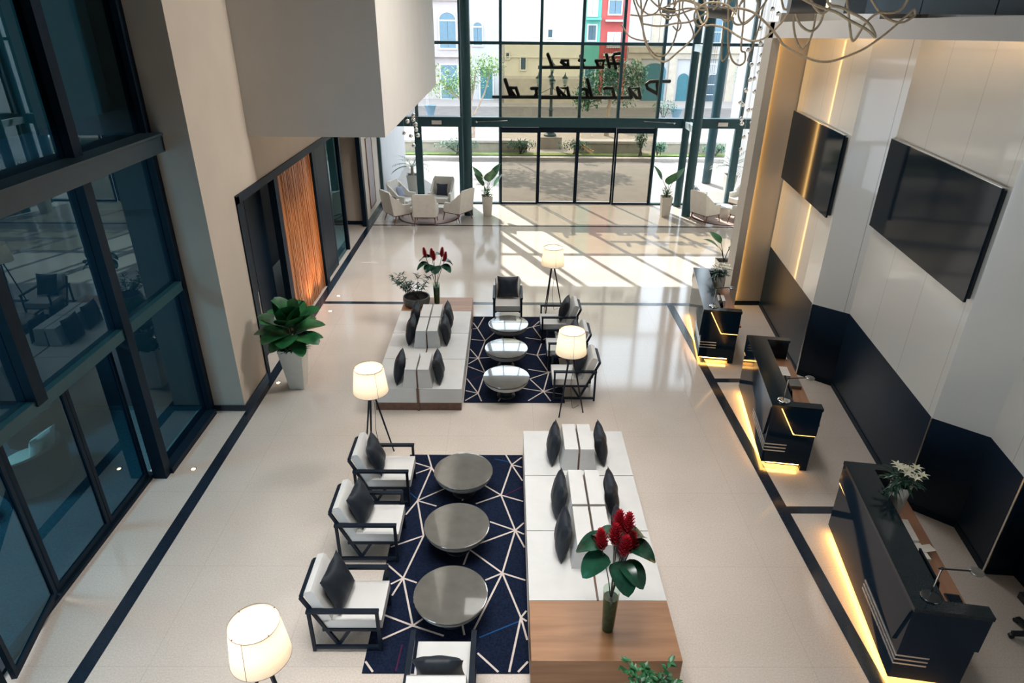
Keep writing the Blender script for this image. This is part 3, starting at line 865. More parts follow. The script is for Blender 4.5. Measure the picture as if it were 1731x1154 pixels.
ROPES= [[(1.57, 9.5, 6.31), (1.61, 9.5, 6.13), (1.72, 9.5, 5.9), (1.83, 9.5, 5.63), (1.93, 9.5, 5.51), (2.02, 9.5, 5.47), (2.13, 9.5, 5.53), (2.21, 9.5, 5.78), (2.2, 9.5, 6.14), (2.14, 9.5, 6.31)], [(1.52, 8.6, 6.23), (1.57, 8.56, 5.91), (1.61, 8.52, 5.71), (1.7, 8.48, 5.55), (1.79, 8.44, 5.49), (1.87, 8.4, 5.48), (1.97, 8.36, 5.57), (2.1, 8.32, 5.7), (2.19, 8.28, 5.84), (2.24, 8.24, 5.97), (2.28, 8.2, 6.12)], [(1.67, 10.0, 5.96), (1.79, 9.8, 5.95), (1.94, 9.6, 5.97), (2.11, 9.4, 5.96), (2.24, 9.2, 6.01), (2.38, 9.0, 6.07)], [(1.71, 9.0, 6.19), (1.61, 8.88, 5.91), (1.69, 8.75, 5.86), (1.81, 8.62, 5.85), (1.94, 8.5, 5.88), (2.08, 8.38, 5.9), (2.19, 8.25, 5.97), (2.3, 8.12, 6.06), (2.25, 8.0, 6.22)], [(1.55, 10.0, 5.84), (1.66, 10.0, 5.71), (1.77, 10.0, 5.66), (1.91, 10.0, 5.64), (1.95, 10.0, 5.64)], [(2.63, 9.0, 6.2), (2.66, 9.0, 5.91), (2.68, 9.0, 5.59), (2.71, 9.0, 5.45), (2.77, 9.0, 5.54), (2.76, 9.0, 5.66)], [(2.38, 8.0, 6.16), (2.44, 8.0, 5.72), (2.49, 8.0, 5.57), (2.54, 8.0, 5.5), (2.61, 8.0, 5.47), (2.66, 8.0, 5.51), (2.65, 8.0, 5.6), (2.6, 8.0, 5.64), (2.58, 8.0, 5.92), (2.55, 8.0, 6.17)], [(3.16, 9.0, 6.21), (3.12, 9.0, 6.05), (3.1, 9.0, 5.8), (3.04, 9.0, 5.52), (3.03, 9.0, 5.45)], [(1.98, 8.0, 6.18), (2.04, 7.9, 5.99), (2.09, 7.8, 5.88), (2.17, 7.7, 5.88), (2.28, 7.6, 5.85), (2.39, 7.5, 5.78), (2.5, 7.4, 5.74), (2.59, 7.3, 5.77), (2.68, 7.2, 5.89), (2.72, 7.1, 6.03), (2.66, 7.0, 6.14)], [(2.59, 8.0, 6.18), (2.46, 8.0, 5.99), (2.47, 8.0, 5.91), (2.53, 8.0, 5.88), (2.61, 8.0, 5.91), (2.73, 8.0, 6.02), (2.83, 8.0, 6.18)], [(1.85, 9.0, 6.02), (1.96, 8.8, 6.09), (2.06, 8.6, 6.12), (2.21, 8.4, 6.06), (2.33, 8.2, 6.05), (2.5, 8.0, 6.04)], [(2.02, 9.0, 6.04), (2.07, 8.88, 6.15), (2.19, 8.76, 6.11), (2.29, 8.64, 6.06), (2.39, 8.52, 5.97), (2.38, 8.4, 6.16)], [(2.02, 10.0, 6.22), (2.07, 10.0, 6.0), (2.19, 10.0, 5.91), (2.24, 10.0, 5.97), (2.27, 10.0, 6.22)], [(1.98, 7.6, 6.17), (2.05, 7.56, 6.01), (2.04, 7.51, 5.92), (1.97, 7.47, 5.87), (1.9, 7.42, 5.91), (1.88, 7.38, 6.0), (1.94, 7.33, 6.07), (2.03, 7.29, 6.09), (2.16, 7.24, 6.06), (2.24, 7.2, 5.98)], [(2.05, 6.6, 6.04), (2.21, 6.6, 6.0), (2.37, 6.6, 5.89), (2.48, 6.6, 5.79), (2.53, 6.6, 5.74), (2.67, 6.6, 5.67), (2.84, 6.6, 5.61), (2.98, 6.6, 5.6), (3.12, 6.6, 5.64), (3.26, 6.6, 5.7), (3.35, 6.6, 5.76), (3.46, 6.6, 5.85), (3.57, 6.6, 5.96), (3.64, 6.6, 6.03), (3.66, 6.6, 6.03), (3.67, 6.6, 5.99), (3.62, 6.6, 5.95), (3.56, 6.6, 5.93), (3.46, 6.6, 5.95), (3.35, 6.6, 6.01), (3.23, 6.6, 6.13)], [(2.2, 5.6, 6.11), (2.35, 5.6, 6.05), (2.5, 5.6, 6.01), (2.63, 5.6, 5.95), (2.77, 5.6, 5.89), (2.85, 5.6, 5.84), (2.8, 5.6, 5.91), (2.73, 5.6, 5.96), (2.64, 5.6, 6.0), (2.54, 5.6, 6.04), (2.44, 5.6, 6.06), (2.42, 5.6, 6.11)], [(2.74, 6.0, 6.13), (2.78, 6.0, 6.02), (2.82, 6.0, 5.91), (2.86, 6.0, 5.81), (2.89, 6.0, 5.81), (2.94, 6.0, 5.92), (2.99, 6.0, 5.98), (3.05, 6.0, 6.01), (3.15, 6.0, 6.01), (3.22, 6.0, 6.04), (3.25, 6.0, 6.12)], [(2.4, 6.3, 6.13), (2.47, 6.3, 6.0), (2.53, 6.3, 5.91), (2.62, 6.3, 5.86), (2.68, 6.3, 5.89), (2.71, 6.3, 5.97), (2.7, 6.3, 6.05), (2.69, 6.3, 6.13)], [(2.65, 6.8, 6.0), (2.67, 6.8, 5.89), (2.72, 6.8, 5.77), (2.78, 6.8, 5.7), (2.81, 6.8, 5.72), (2.85, 6.8, 5.79), (2.86, 6.8, 5.92), (2.85, 6.8, 6.06)], [(2.51, 6.8, 6.13), (2.54, 6.8, 6.05), (2.57, 6.8, 6.03), (2.63, 6.8, 6.05), (2.6, 6.8, 6.14)], [(2.36, 5.8, 6.12), (2.41, 5.8, 6.05), (2.48, 5.8, 6.0), (2.53, 5.8, 6.03), (2.53, 5.8, 6.08)], [(1.7, 10.0, 6.21), (1.77, 10.0, 6.07), (1.92, 10.0, 5.97), (2.04, 10.0, 6.02), (2.09, 10.0, 6.22)], [(2.42, 8.5, 6.19), (2.43, 8.5, 6.07), (2.48, 8.5, 5.94), (2.58, 8.5, 5.92), (2.64, 8.5, 6.02), (2.62, 8.5, 6.19)], [(2.26, 9.5, 6.21), (2.25, 9.5, 6.04), (2.35, 9.5, 5.9), (2.43, 9.5, 5.75), (2.41, 9.5, 5.67)], [(2.21, 10.0, 6.22), (2.28, 10.0, 6.0), (2.37, 10.0, 5.86), (2.34, 10.0, 5.77), (2.26, 10.0, 5.83)], [(2.58, 7.8, 6.18), (2.65, 7.8, 6.06), (2.61, 7.8, 5.96), (2.52, 7.8, 5.89), (2.45, 7.8, 5.98), (2.46, 7.8, 6.1), (2.52, 7.8, 6.18)], [(1.67, 9.0, 6.19), (1.8, 8.87, 6.06), (1.95, 8.73, 6.01), (2.11, 8.6, 6.04), (2.3, 8.47, 6.02), (2.44, 8.33, 6.07), (2.54, 8.2, 6.18)]]
TUBES= [((2.14, 9.8, 6.02), (1, -0.2, -0.05), 0.039, 0.174), ((2.36, 8.2, 6.0), (1, -0.2, -0.1), 0.063, 0.265), ((2.55, 6.3, 6.07), (1, -0.15, 0.02), 0.076, 0.283)]

# ------------------------------------------------------------------ rugs
def rug(name, label, x0, x1, y0, y1, lines, blue, red):
    b = MB()
    b.box(x0, x1, y0, y1, 0.003, 0.014)
    def strip(s, w, idx, z):
        cl = lambda v: min(max(v, x0 + .012), x1 - .012)
        a, c = Vector((cl(s[0]), s[1], z)), Vector((cl(s[2]), s[3], z))
        if (c - a).length < .05: return
        d = (c - a).normalized()
        n = Vector((-d.y, d.x, 0)) * w / 2
        b.face([a - n, c - n, c + n, a + n], idx)
    for k, s in enumerate(lines): strip(s, .022, 1, .0150 + .00002 * k)
    for s in blue: strip(s, .016, 2, .0147)
    for s in red: strip(s, .014, 3, .0146)
    return tag(b.build(name, ['rug', 'rug_white', 'rug_blue', 'rug_red'], clean=False, smooth=False), label, 'rug')
rug('area_rug', 'navy rug with cream zigzag lines under the three smoky round tables in front', -1.45, 0.245, 4.42, 8.07, RUG_NEAR, RUGN_BLUE, RUGN_RED)
rug('area_rug', 'navy rug with cream zigzag lines beside the farther white sofa', -0.735, 1.0, 9.56, 13.08, RUG_FAR, [], RUGF_RED)

# ------------------------------------------------------------------ back to back sofas
def make_sofa(name, label, x0, y0, flip, blocks):
    """1.46 wide platform: three cushion modules and an oak end table; local y runs along it"""
    W, ML, TL = 1.46, 1.05, .72
    t = thing(name, label, 'sofa', (x0 + W / 2, y0, 0))
    tot = 3 * ML + TL
    def Y(a, c):
        return (tot - c, tot - a) if flip else (a, c)
    b = MB()
    a, c = Y(TL, tot)
    b.box(-W / 2 + .015, W / 2 - .015, a + .01, c - .01, 0.002, .15)
    b.build('plinth', 'brown', t, bevel=.004)
    a, c = Y(0, TL)
    b = MB()
    b.box(-W / 2, W / 2, a, c, 0.002, .42)
    b.build('end_table', 'oak', t, bevel=.004)
    for k in range(3):
        a, c = Y(TL + k * ML, TL + (k + 1) * ML)
        for s in (-1, 1):
            b = MB()
            xa, xb = (-W / 2, -.012) if s < 0 else (.012, W / 2)
            b.box(xa, xb, a + .006, c - .006, .152, .42)
            b.build('seat_cushion', 'white_leather', t, bevel=.018, seg=3)
    a, c = Y(TL, tot)
    b = MB()
    b.box(-.011, .011, a + .005, c + (.012 if not flip else -.005), .16, .425)
    for (q0, q1) in blocks:
        b.box(-.011, .011, q0 + .01, q1 - .01, .425, .70)
    if flip:
        b.box(-.02, .02, -.012, .004, .002, .425)
    b.build('spine_board', 'brown', t)
    for (q0, q1) in blocks:
        for s in (-1, 1):
            b = MB()
            xi = .014 * s
            xo, xt = .245 * s, .195 * s
            b.prism([(xi, .421), (xo, .421), (xt, .77), (xi, .77)] if s > 0 else [(xo, .421), (xi, .421), (xi, .77), (xt, .77)], q0, q1, 'y')
            b.build('backrest', 'white_leather', t, bevel=.014, seg=3)
    return t
make_sofa('island_sofa', 'white back-to-back sofa in front, oak end table with red flowers', 0.25, 4.25, False,
          [(5.42 - 4.25, 6.05 - 4.25), (6.09 - 4.25, 6.74 - 4.25), (7.18 - 4.25, 7.78 - 4.25)])
make_sofa('island_sofa', 'farther white back-to-back sofa behind the lit tripod lamp, dark planter bowl on its end', -2.20, 9.31, True,
          [(9.34 - 9.31, 9.94 - 9.31), (10.78 - 9.31, 11.38 - 9.31), (11.41 - 9.31, 12.0 - 9.31)])

# ------------------------------------------------------------------ scatter cushions (each a thing)
def pillow_mesh(w=.43, h=.43, t=.15, n=14):
    b = MB()
    rows = {}
    for side in (1, -1):
        for i in range(n + 1):
            for j in range(n + 1):
                u, v = -1 + 2 * i / n, -1 + 2 * j / n
                e = (1 - abs(u) ** 3.0) * (1 - abs(v) ** 3.0)
                z = side * t / 2 * max(0.0, e) ** .55
                pu = u * (1 - .09 * (1 - v * v))
                pv = v * (1 - .09 * (1 - u * u))
                if i in (0, n) or j in (0, n):
                    z = 0
                    if side < 0:
                        rows[(side, i, j)] = rows[(1, i, j)]
                        continue
                rows[(side, i, j)] = b.b.verts.new((pu * w / 2, pv * h / 2, z + .006 * math.sin(7 * u + 3 * v) * e))
        for i in range(n):
            for j in range(n):
                q = [rows[(side, i, j)], rows[(side, i + 1, j)], rows[(side, i + 1, j + 1)], rows[(side, i, j + 1)]]
                b.b.faces.new(q if side > 0 else q[::-1])
    return b
_pm = None
def pillow(label, loc, rz, tilt, size=1.0, m='pillow', group=None):
    """upright scatter cushion; its face looks along local +x turned by rz, leaning back by tilt"""
    global _pm
    o = pillow_mesh().build('scatter_cushion', m, angle=70)
    o.scale = (size, size, size)
    o.location = loc
    # face normal z -> +x, height y -> z
    R = Euler((0, 0, rz)).to_matrix() @ Matrix.Rotation(-tilt, 3, 'Y') @ Matrix(((0, 0, 1), (1, 0, 0), (0, 1, 0)))
    o.rotation_euler = R.to_euler()
    tag(o, label, 'cushion', group)
    return o
SXN, SXF = 0.98, -1.47
names_n = ['backrest nearest the red flowers', 'middle backrest', 'farthest backrest']
for k, yc in enumerate((5.735, 6.415, 7.48)):
    pillow('charcoal cushion on the front sofa, left side of the %s' % names_n[k], (SXN - .325, yc - (.02 if k < 2 else 0), .662), PI, .14, 1.12)
    pillow('charcoal cushion on the front sofa, right side of the %s' % names_n[k], (SXN + .325, yc, .662), 0, .14, 1.12)
names_f = ['separate backrest near the tripod lamp', 'middle backrest', 'backrest nearest the planter bowl']
for k, yc in enumerate((9.64, 11.08, 11.70)):
    pillow('charcoal cushion on the farther sofa, left side of the %s' % names_f[k], (SXF - .325, yc, .662), PI, .14, 1.12)
    pillow('charcoal cushion on the farther sofa, right side of the %s' % names_f[k], (SXF + .325, yc, .662), 0, .14, 1.12)

# ------------------------------------------------------------------ lounge armchairs (seat looks along +x)
def make_chair(label, loc, rz):
    t = thing('lounge_armchair', label, 'armchair', loc, rz)
    D, W, AH = .36, .295, .60
    s = .032
    for sy in (-1, 1):
        y = sy * W
        for xx, nm in ((D - s / 2, 'leg'), (-D + s / 2, 'leg')):
            b = MB()
            b.box(xx - s / 2, xx + s / 2, y - s / 2, y + s / 2, 0.0155, AH - .03)
            b.build(nm, 'black_wood', t, bevel=.003)
        b = MB()
        b.box(-D - .005, D + .005, y - .026, y + .026, AH - .03, AH)
        b.build('armrest', 'black_wood', t, bevel=.005)
        b = MB()
        b.box(-D + s, D - s, y - s / 2, y + s / 2, .05, .085)
        b.build('bottom_rail', 'black_wood', t, bevel=.003)
        yy = sy * (W - .035)
        b = MB()
        b.bar((-D - .05, yy, .74), (-.10, yy, .07), .03, .035)
        b.build('back_strut', 'black_wood', t, bevel=.003)
        b = MB()
        b.bar((-.09, yy, .07), (.05, yy, .30), .03, .032)
        b.build('brace', 'black_wood', t, bevel=.003)
    b = MB()
    b.box(-.24, D - .02, -W + .02, -W + .05, .27, .305)
    b.box(-.24, D - .02, W - .05, W - .02, .27, .305)
    b.box(D - .055, D - .02, -W + .05, W - .05, .27, .305)
    b.box(-.24, -.205, -W + .05, W - .05, .27, .305)
    b.build('seat_frame', 'black_wood', t, bevel=.003)
    b = MB()
    b.box(-.235, D + .015, -W + .035, W - .035, .306, .42)
    b.build('seat', 'white_leather', t, bevel=.03, seg=3)
    b = MB()
    p = [(-.235, .36), (-.13, .43), (-.27, .80), (-.30, .825), (-.36, .81), (-.375, .78)]
    b.prism(p, -W + .035, W - .035, 'y')
    b.build('backrest', 'white_leather', t, bevel=.025, seg=3)
    b = MB()
    b.bar((-D - .052, -W + .05, .73), (-D - .052, W - .05, .73), .035, .03)
    b.build('back_rail', 'black_wood', t, bevel=.003)
    b = MB()
    b.bar((-.30, -W + .05, .45), (-.30, W - .05, .45), .03, .03)
    b.build('back_rail', 'black_wood', t, bevel=.003)
    return t
chair0 = make_chair('black-framed white armchair in the left row beside the front rug, nearest the big lit lamp', (-1.645, 4.98, 0), 0)
chairs = [(chair0, None)]
for loc, rz, lab in (((-1.655, 6.215, 0), 0, 'black-framed white armchair, middle of the left row by the front rug'),
                     ((-1.65, 7.225, 0), 0, 'black-framed white armchair in the left row, with the lit tripod lamp behind it'),
                     ((-.60, 4.09, 0), PI / 2, 'white armchair seen from behind at the near edge of the front rug'),
                     ((1.155, 9.915, 0), PI, 'white armchair behind the legs of the lamp on the far rug'),
                     ((1.12, 10.965, 0), PI, 'white armchair hidden behind the lampshade, middle of the right row'),
                     ((1.05, 12.095, 0), PI, 'white armchair in the right row, farthest along the far rug'),
                     ((.015, 13.10, 0), -PI / 2, 'white armchair facing forward at the head of the far rug')):
    copy_thing(chair0, loc, rz, lab)
def chair_pillow(loc, rz, lab, side=0.0):
    d = Vector((math.cos(rz), math.sin(rz), 0))
    p = Vector(loc) + d * (-.105) + Vector((-d.y, d.x, 0)) * side
    return pillow(lab, (p.x, p.y, .665), rz, .36, 1.08)
chair_pillow((-1.645, 4.98, 0), -.12, 'charcoal cushion leaning in the white armchair nearest the big lit lamp')
chair_pillow((-1.655, 6.215, 0), -.12, 'charcoal cushion leaning in the middle armchair of the left row')
chair_pillow((-1.65, 7.225, 0), .08, 'charcoal cushion in the left-row armchair in front of the tripod lamp')
chair_pillow((-.60, 4.09, 0), PI / 2, 'charcoal cushion in the armchair seen from behind')
chair_pillow((1.155, 9.915, 0), PI, 'charcoal cushion in the armchair behind the lamp legs')
chair_pillow((1.12, 10.965, 0), PI, 'charcoal cushion peeking out behind the lampshade on the far rug')
chair_pillow((1.05, 12.095, 0), PI - .1, 'charcoal cushion in the farthest armchair of the right row')
chair_pillow((.015, 13.10, 0), -PI / 2, 'square charcoal cushion in the armchair facing forward')

# ------------------------------------------------------------------ round coffee tables
def make_table(label, loc, group):
    t = thing('coffee_table', label, 'coffee table', loc, 0, group)
    b = MB()
    b.lathe([(.385, .362), (.398, .366), (.402, .374), (.398, .382), (.385, .384)], 64)
    b.build('table_top', 'table_top', t, angle=50)
    b = MB()
    b.lathe([(.375, .348), (.375, .3615)], 64)
    b.build('shadow_gap', 'black', t)
    b = MB()
    b.lathe([(.13, .221), (.27, .232), (.335, .258), (.372, .30), (.392, .345), (.38, .3475)], 64)
    b.build('bowl', 'table_body', t, angle=60)
    b = MB()
    b.lathe([(.16, 0.0155), (.155, .03), (.11, .05), (.11, .22)], 40)
    b.build('pedestal', 'black', t)
    return t
t0 = make_table('smoky round coffee table nearest the armchair seen from behind', (-.592, 5.10, 0), 'coffee tables on the front rug')
for loc, lab, g in (((-.60, 6.157, 0), 'smoky round coffee table in the middle of the front rug', 'coffee tables on the front rug'),
                    ((-.585, 7.221, 0), 'bluish round coffee table at the far end of the front rug', 'coffee tables on the front rug'),
                    ((-.008, 9.803, 0), 'pale shining round coffee table, nearest of the three on the far rug', 'coffee tables on the far rug'),
                    ((-.010, 10.881, 0), 'pale shining round coffee table in the middle of the far rug', 'coffee tables on the far rug'),
                    ((.03, 11.952, 0), 'pale shining round coffee table before the armchair facing forward', 'coffee tables on the far rug')):
    copy_thing(t0, loc, None, lab, g)

# ------------------------------------------------------------------ tripod floor lamps
def make_lamp(label, loc, rz, watt=6):
    t = thing('tripod_floor_lamp', label, 'floor lamp', loc, rz)
    top, bot, R0, R1 = 1.50, 1.12, .205, .250
    b = MB()
    b.lathe([(R1, bot), (R0, top)], 64, cap=False)
    o = b.build('lamp_shade', 'shade', t)
    b = MB()
    b.lathe([(.001, top - .012), (R0 - .004, top - .012)], 64, cap=False)
    b.build('top_diffuser', 'shade', t)
    for R, z in ((R0, top), (R1, bot)):
        b = MB()
        b.lathe([(R + .001, z - .003), (R + .003, z), (R + .001, z + .003)], 64, cap=False)
        b.build('shade_ring', 'leg_wood', t)
    for k in range(4):
        a = PI / 4 + k * PI / 2
        b = MB()
        b.ball(((R0 - .006) * math.cos(a), (R0 - .006) * math.sin(a), top), .006, 8)
        b.build('screw', 'leg_wood', t)
    b = MB()
    for a in (.5 - PI * .75, .5 + PI * .25):
        b = MB()
        p, q = Vector((R0 * math.cos(a), R0 * math.sin(a), top)), Vector((R1 * math.cos(a), R1 * math.sin(a), bot))
        o_ = Vector((math.cos(a), math.sin(a), 0)) * .002
        b.bar(p + o_, q + o_, .004, .002)
        b.build('shade_seam', 'leg_wood', t)
    for k in range(3):
        a = PI / 2 + k * 2 * PI / 3
        b = MB()
        b.tube([(.255 * math.cos(a), .255 * math.sin(a), 0.001), (.03 * math.cos(a), .03 * math.sin(a), 1.10)], .0105, 10, .0165)
        b.build('leg', 'black_wood', t)
    b = MB()
    b.lathe([(.045, 1.08), (.045, 1.13)], 24)
    b.tube([(0, 0, 1.13), (0, 0, 1.22)], .016)
    b.build('stem', 'black_wood', t)
    b = MB()
    b.ball((0, 0, 1.27), .045, 16)
    b.build('bulb', 'bulb', t)
    b = MB()
    b.tube(catmull([(.03, 0, 1.08), (.06, .02, .8), (.05, .04, .45), (.08, .03, .12), (.12, .05, .008), (.25, .10, .008)], 5), .004, 6)
    b.build('cord', 'black', t)
    L = add_light('lamp_light', 'POINT', (0, 0, 1.34), watt, (1.0, 0.80, 0.56), shadow_soft_size=.05)
    L.parent = t
    return t
lamp0 = make_lamp('big lit tripod lamp standing nearest, by the left armchairs', (-2.065, 3.77, 0), .15)
copy_thing(lamp0, (-1.945, 8.08, 0), .9, 'lit tripod lamp between the two white sofas, behind the left armchair row')
copy_thing(lamp0, (1.03, 9.31, 0), .35, 'lit tripod lamp at the near corner of the far rug')
copy_thing(lamp0, (.98, 13.38, 0), .5, 'lit tripod lamp farthest away, past the end of the far rug')

# ------------------------------------------------------------------ plants and flowers
def tapered_pot(name, t, wt, wb, h, m, at=(0, 0)):
    x, y = at
    b = MB()
    a, c = wb / 2, wt / 2
    e = wt / 2 - .02
    b.hexa([(x - a, y - a, 0.001), (x + a, y - a, 0.001), (x + a, y + a, 0.001), (x - a, y + a, 0.001), (x - c, y - c, h), (x + c, y - c, h), (x + c, y + c, h), (x - c, y + c, h)])
    top = max(b.b.faces, key=lambda f: f.calc_center_median().z)
    r = bmesh.ops.inset_individual(b.b, faces=[top], thickness=.02)
    bmesh.ops.translate(b.b, verts=top.verts, vec=(0, 0, -.05))
    b.build(name, m, t, bevel=.004)
    s = MB()
    s.box(x - e + .012, x + e - .012, y - e + .012, y + e - .012, h - .06, h - .035)
    s.build('soil', 'soil', t)

t = thing('potted_plant', 'large-leaved green plant in a tapered white pot before the slatted wood panel', 'plant', (-3.70, 10.10, 0), .0)
tapered_pot('pot', t, .42, .25, .80, 'pot_white')
b = MB()
random.seed(3)
for k in range(7):
    a = k * 2.4
    b.tube(catmull([(0, 0, .76), (.06 * math.cos(a), .06 * math.sin(a), 1.0), (.14 * math.cos(a), .14 * math.sin(a), 1.22)]), .012, 6, .007)
b.build('stem', 'stem', t)
b = MB()
def big_leaf(b, base, az, el, L, W, droop=.4):
    b.leaf(base, (math.cos(az) * math.cos(el), math.sin(az) * math.cos(el), math.sin(el)), L, W, droop, .12, 12, shape=.75, pw=.55)
for ring, (n_, el, z, L, W, r_) in enumerate(((5, 1.15, 1.28, .46, .44, .03), (7, .75, 1.18, .50, .46, .09), (8, .35, 1.06, .50, .42, .12), (5, .05, .96, .44, .32, .13))):
    for k in range(n_):
        az = 2 * PI * k / n_ + ring * .5 + random.uniform(-.2, .2)
        big_leaf(b, (r_ * math.cos(az), r_ * math.sin(az), z + random.uniform(-.04, .04)), az, el + random.uniform(-.15, .15), L * random.uniform(.85, 1.1), W * random.uniform(.85, 1.1), .32)
b.build('foliage', 'leaf', t, angle=80)
b = MB()
for k in range(260):
    az = random.uniform(-PI, PI)
    r = random.uniform(.0, .30)
    z = random.uniform(.78, 1.04 - r * .5)
    b.leaf((r * math.cos(az), r * math.sin(az), z), (math.cos(az), math.sin(az), random.uniform(.1, .9)), random.uniform(.06, .11), .04, .3, .1, 3)
b.build('underplanting', 'leaf_mid', t, angle=80)

def door_plant(label, loc, rz, leaves, yellow):
    t = thing('potted_plant', label, 'plant', loc, rz)
    tapered_pot('pot', t, .34, .25, .66, 'pot_white')
    b = MB()
    for az, lean, z in leaves:
        b.tube(catmull([(0, 0, .62), (lean * .4 * math.cos(az), lean * .4 * math.sin(az), .62 + (z - .62) * .6), (lean * math.cos(az), lean * math.sin(az), z)]), .012, 6, .006)
    b.build('stem', 'stem', t)
    b = MB()
    for k, (az, lean, z) in enumerate(leaves):
        b.leaf((lean * math.cos(az), lean * math.sin(az), z - .06), (math.cos(az) * .5, math.sin(az) * .5, .9), .56, .40, .22, .14, 8, shape=.7)
    b.build('foliage', 'leaf_mid', t, angle=80)
    if yellow:
        b = MB()
        for az, z in ((2.9, .98), (2.2, 1.2)):
            b.leaf((.08 * math.cos(az), .08 * math.sin(az), z), (math.cos(az), math.sin(az), .25), .36, .16, .4, .1, 6)
        b.build('yellow_leaf', 'leaf_yellow', t, angle=80)
    b = MB()
    for k in range(90):
        az = random.uniform(-PI, PI); r = random.uniform(0, .15)
        b.leaf((r * math.cos(az), r * math.sin(az), random.uniform(.63, .85)), (math.cos(az), math.sin(az), random.uniform(.3, 1.6)), random.uniform(.10, .2), .035, .3, .1, 3)
    b.build('underplanting', 'leaf_mid', t, angle=80)
    return t
door_plant('broad-leaved plant with yellowing leaves in a pale tapered pot, left of the entrance doors', (-.66, 21.06, 0), 0.1,
           [(2.6, .20, 1.15), (.5, .20, 1.25), (-1.2, .12, 1.18), (.1, .22, .98), (-2.6, .18, 1.05)], True)
door_plant('tall three-leaved plant in a pale tapered pot, right of the entrance doors', (5.17, 21.12, 0), 0.0,
           [(2.7, .22, 1.22), (.2, .20, 1.18), (-1.3, .05, 1.10)], False)

# bouquet of red ginger on the front sofa's oak table
def bouquet(vname, vlabel, blabel, loc, tops, leaves, vh, vr0, vr1, fl=.25, fr=.085):
    t = thing(vname, vlabel, 'vase', loc)
    b = MB()
    b.lathe([(vr0, .001), (vr1, vh)], 32, cap=False)
    b.lathe([(.001, .001), (vr0, .001)], 32, cap=False)
    b.build('vase_wall', 'vase_green', t)
    b = MB()
    b.lathe([(vr0 * .92, .012), (vr0 * .92 + (vr1 - vr0) * .8 * .92, vh * .82)], 28)
    b.build('filling', 'vase_water', t)
    q = thing('flower_bouquet', blabel, 'flowers', (loc[0], loc[1], loc[2] + vh * .82))
    for (x, y, z) in tops:
        b = MB()
        b.tube(catmull([(x * .05, y * .05, .002), (x * .35, y * .35, z * .4), (x, y, z)]), .006, 6)
        b.build('stem', 'stem', q)
    for (x, y, z) in tops:
        d = Vector((x * .5, y * .5, z)).normalized()
        b = MB()
        rows = 12
        for k in range(rows):
            f = k / (rows - 1)
            rr = fr * ((1 - f) ** .6) * min(1, .5 + f * 4) + .006
            p0 = Vector((x, y, z)) + d * (fl * f - .03)
            for j in range(7):
                a = j * 2 * PI / 7 + k * .45
                o = Vector((math.cos(a), math.sin(a), 0))
                b.leaf(p0 + o * rr * .2, o + d * 1.2, rr * 1.1 + .012, .030, -.12, .3, 3)
        b.build('flower_head', 'red', q, angle=80)
    for (az, r, z, L, W) in leaves:
        b = MB()
        b.leaf((r * math.cos(az), r * math.sin(az), z), (math.cos(az), math.sin(az), .25), L, W, .95, .16, 10, shape=.75, pw=.65)
        b.build('leaf', 'leaf_dark', q, angle=80)
    return q
bouquet('glass_vase', 'tall green glass vase on the oak end table of the front sofa', 'red ginger bouquet with dark leaves in the vase on the front sofa\'s oak table', (1.035, 4.62, .421),
        [(-.14, -.02, .66), (.02, .08, .78), (.09, .03, .80), (.06, -.06, .62), (.13, .0, .60), (-.02, .0, .70)],
        [(2.9, .08, .66, .36, .28), (3.6, .08, .56, .34, .26), (-.15, .10, .66, .34, .26), (.5, .10, .74, .30, .22), (-1.3, .04, .50, .36, .26), (-.8, .08, .50, .32, .24), (1.7, .05, .70, .30, .22), (2.3, .06, .72, .28, .22)], .55, .06, .083)
bouquet('glass_vase', 'green glass vase beside the planter bowl on the farther sofa\'s end', 'red flower bouquet with round leaves beside the planter bowl on the farther sofa', (-1.49, 12.86, .421),
        [(-.20, 0, .68), (-.06, .0, .66), (-.02, -.04, .62), (.14, .02, .68), (.20, -.02, .60)],
        [(2.9, .12, .64, .28, .24), (3.4, .14, .52, .30, .26), (.2, .14, .56, .28, .26), (-.4, .12, .48, .28, .26), (-1.5, .05, .48, .26, .26), (.9, .08, .68, .26, .24), (-2.2, .08, .50, .26, .24), (2.0, .08, .66, .24, .22)], .46, .058, .075, .2, .065)

# low planter bowl with fine-leaved shrub on the far sofa
t = thing('planter_bowl', 'round charcoal planter bowl of fine-leaved shrub on the farther sofa\'s end', 'plant', (-1.91, 12.78, .421))
b = MB()
b.lathe([(.20, 0.001), (.26, .03), (.285, .12), (.275, .20), (.25, .20), (.24, .15)], 48, cap=False)
b.build('bowl', 'pot_grey', t, angle=60)
b = MB()
b.lathe([(.001, .15), (.243, .15)], 40, cap=False)
b.build('soil', 'soil', t)
random.seed(11)
br, lf = MB(), MB()
for k in range(13):
    az = random.uniform(-PI, PI) if k > 3 else PI + random.uniform(-.5, .5)
    r = random.uniform(.18, .50) if abs(az) > 2 else random.uniform(.1, .3)
    h = random.uniform(.28, .52)
    tip = Vector((r * math.cos(az), r * .6 * math.sin(az), .15 + h))
    pts = catmull([(random.uniform(-.08, .08), random.uniform(-.08, .08), .15), tip * .55 + Vector((0, 0, .05)), tip], 4)
    br.tube(pts, .007, 5, .003)
    for m_ in range(20):
        p = pts[random.randint(len(pts) // 2, len(pts) - 1)]
        a2 = random.uniform(-PI, PI)
        lf.leaf(p, (math.cos(a2), math.sin(a2), random.uniform(-.3, .9)), random.uniform(.09, .15), .036, .3, .1, 3)
br.build('branch', 'stem', t)
lf.build('foliage', 'leaf_dark', t, angle=80)

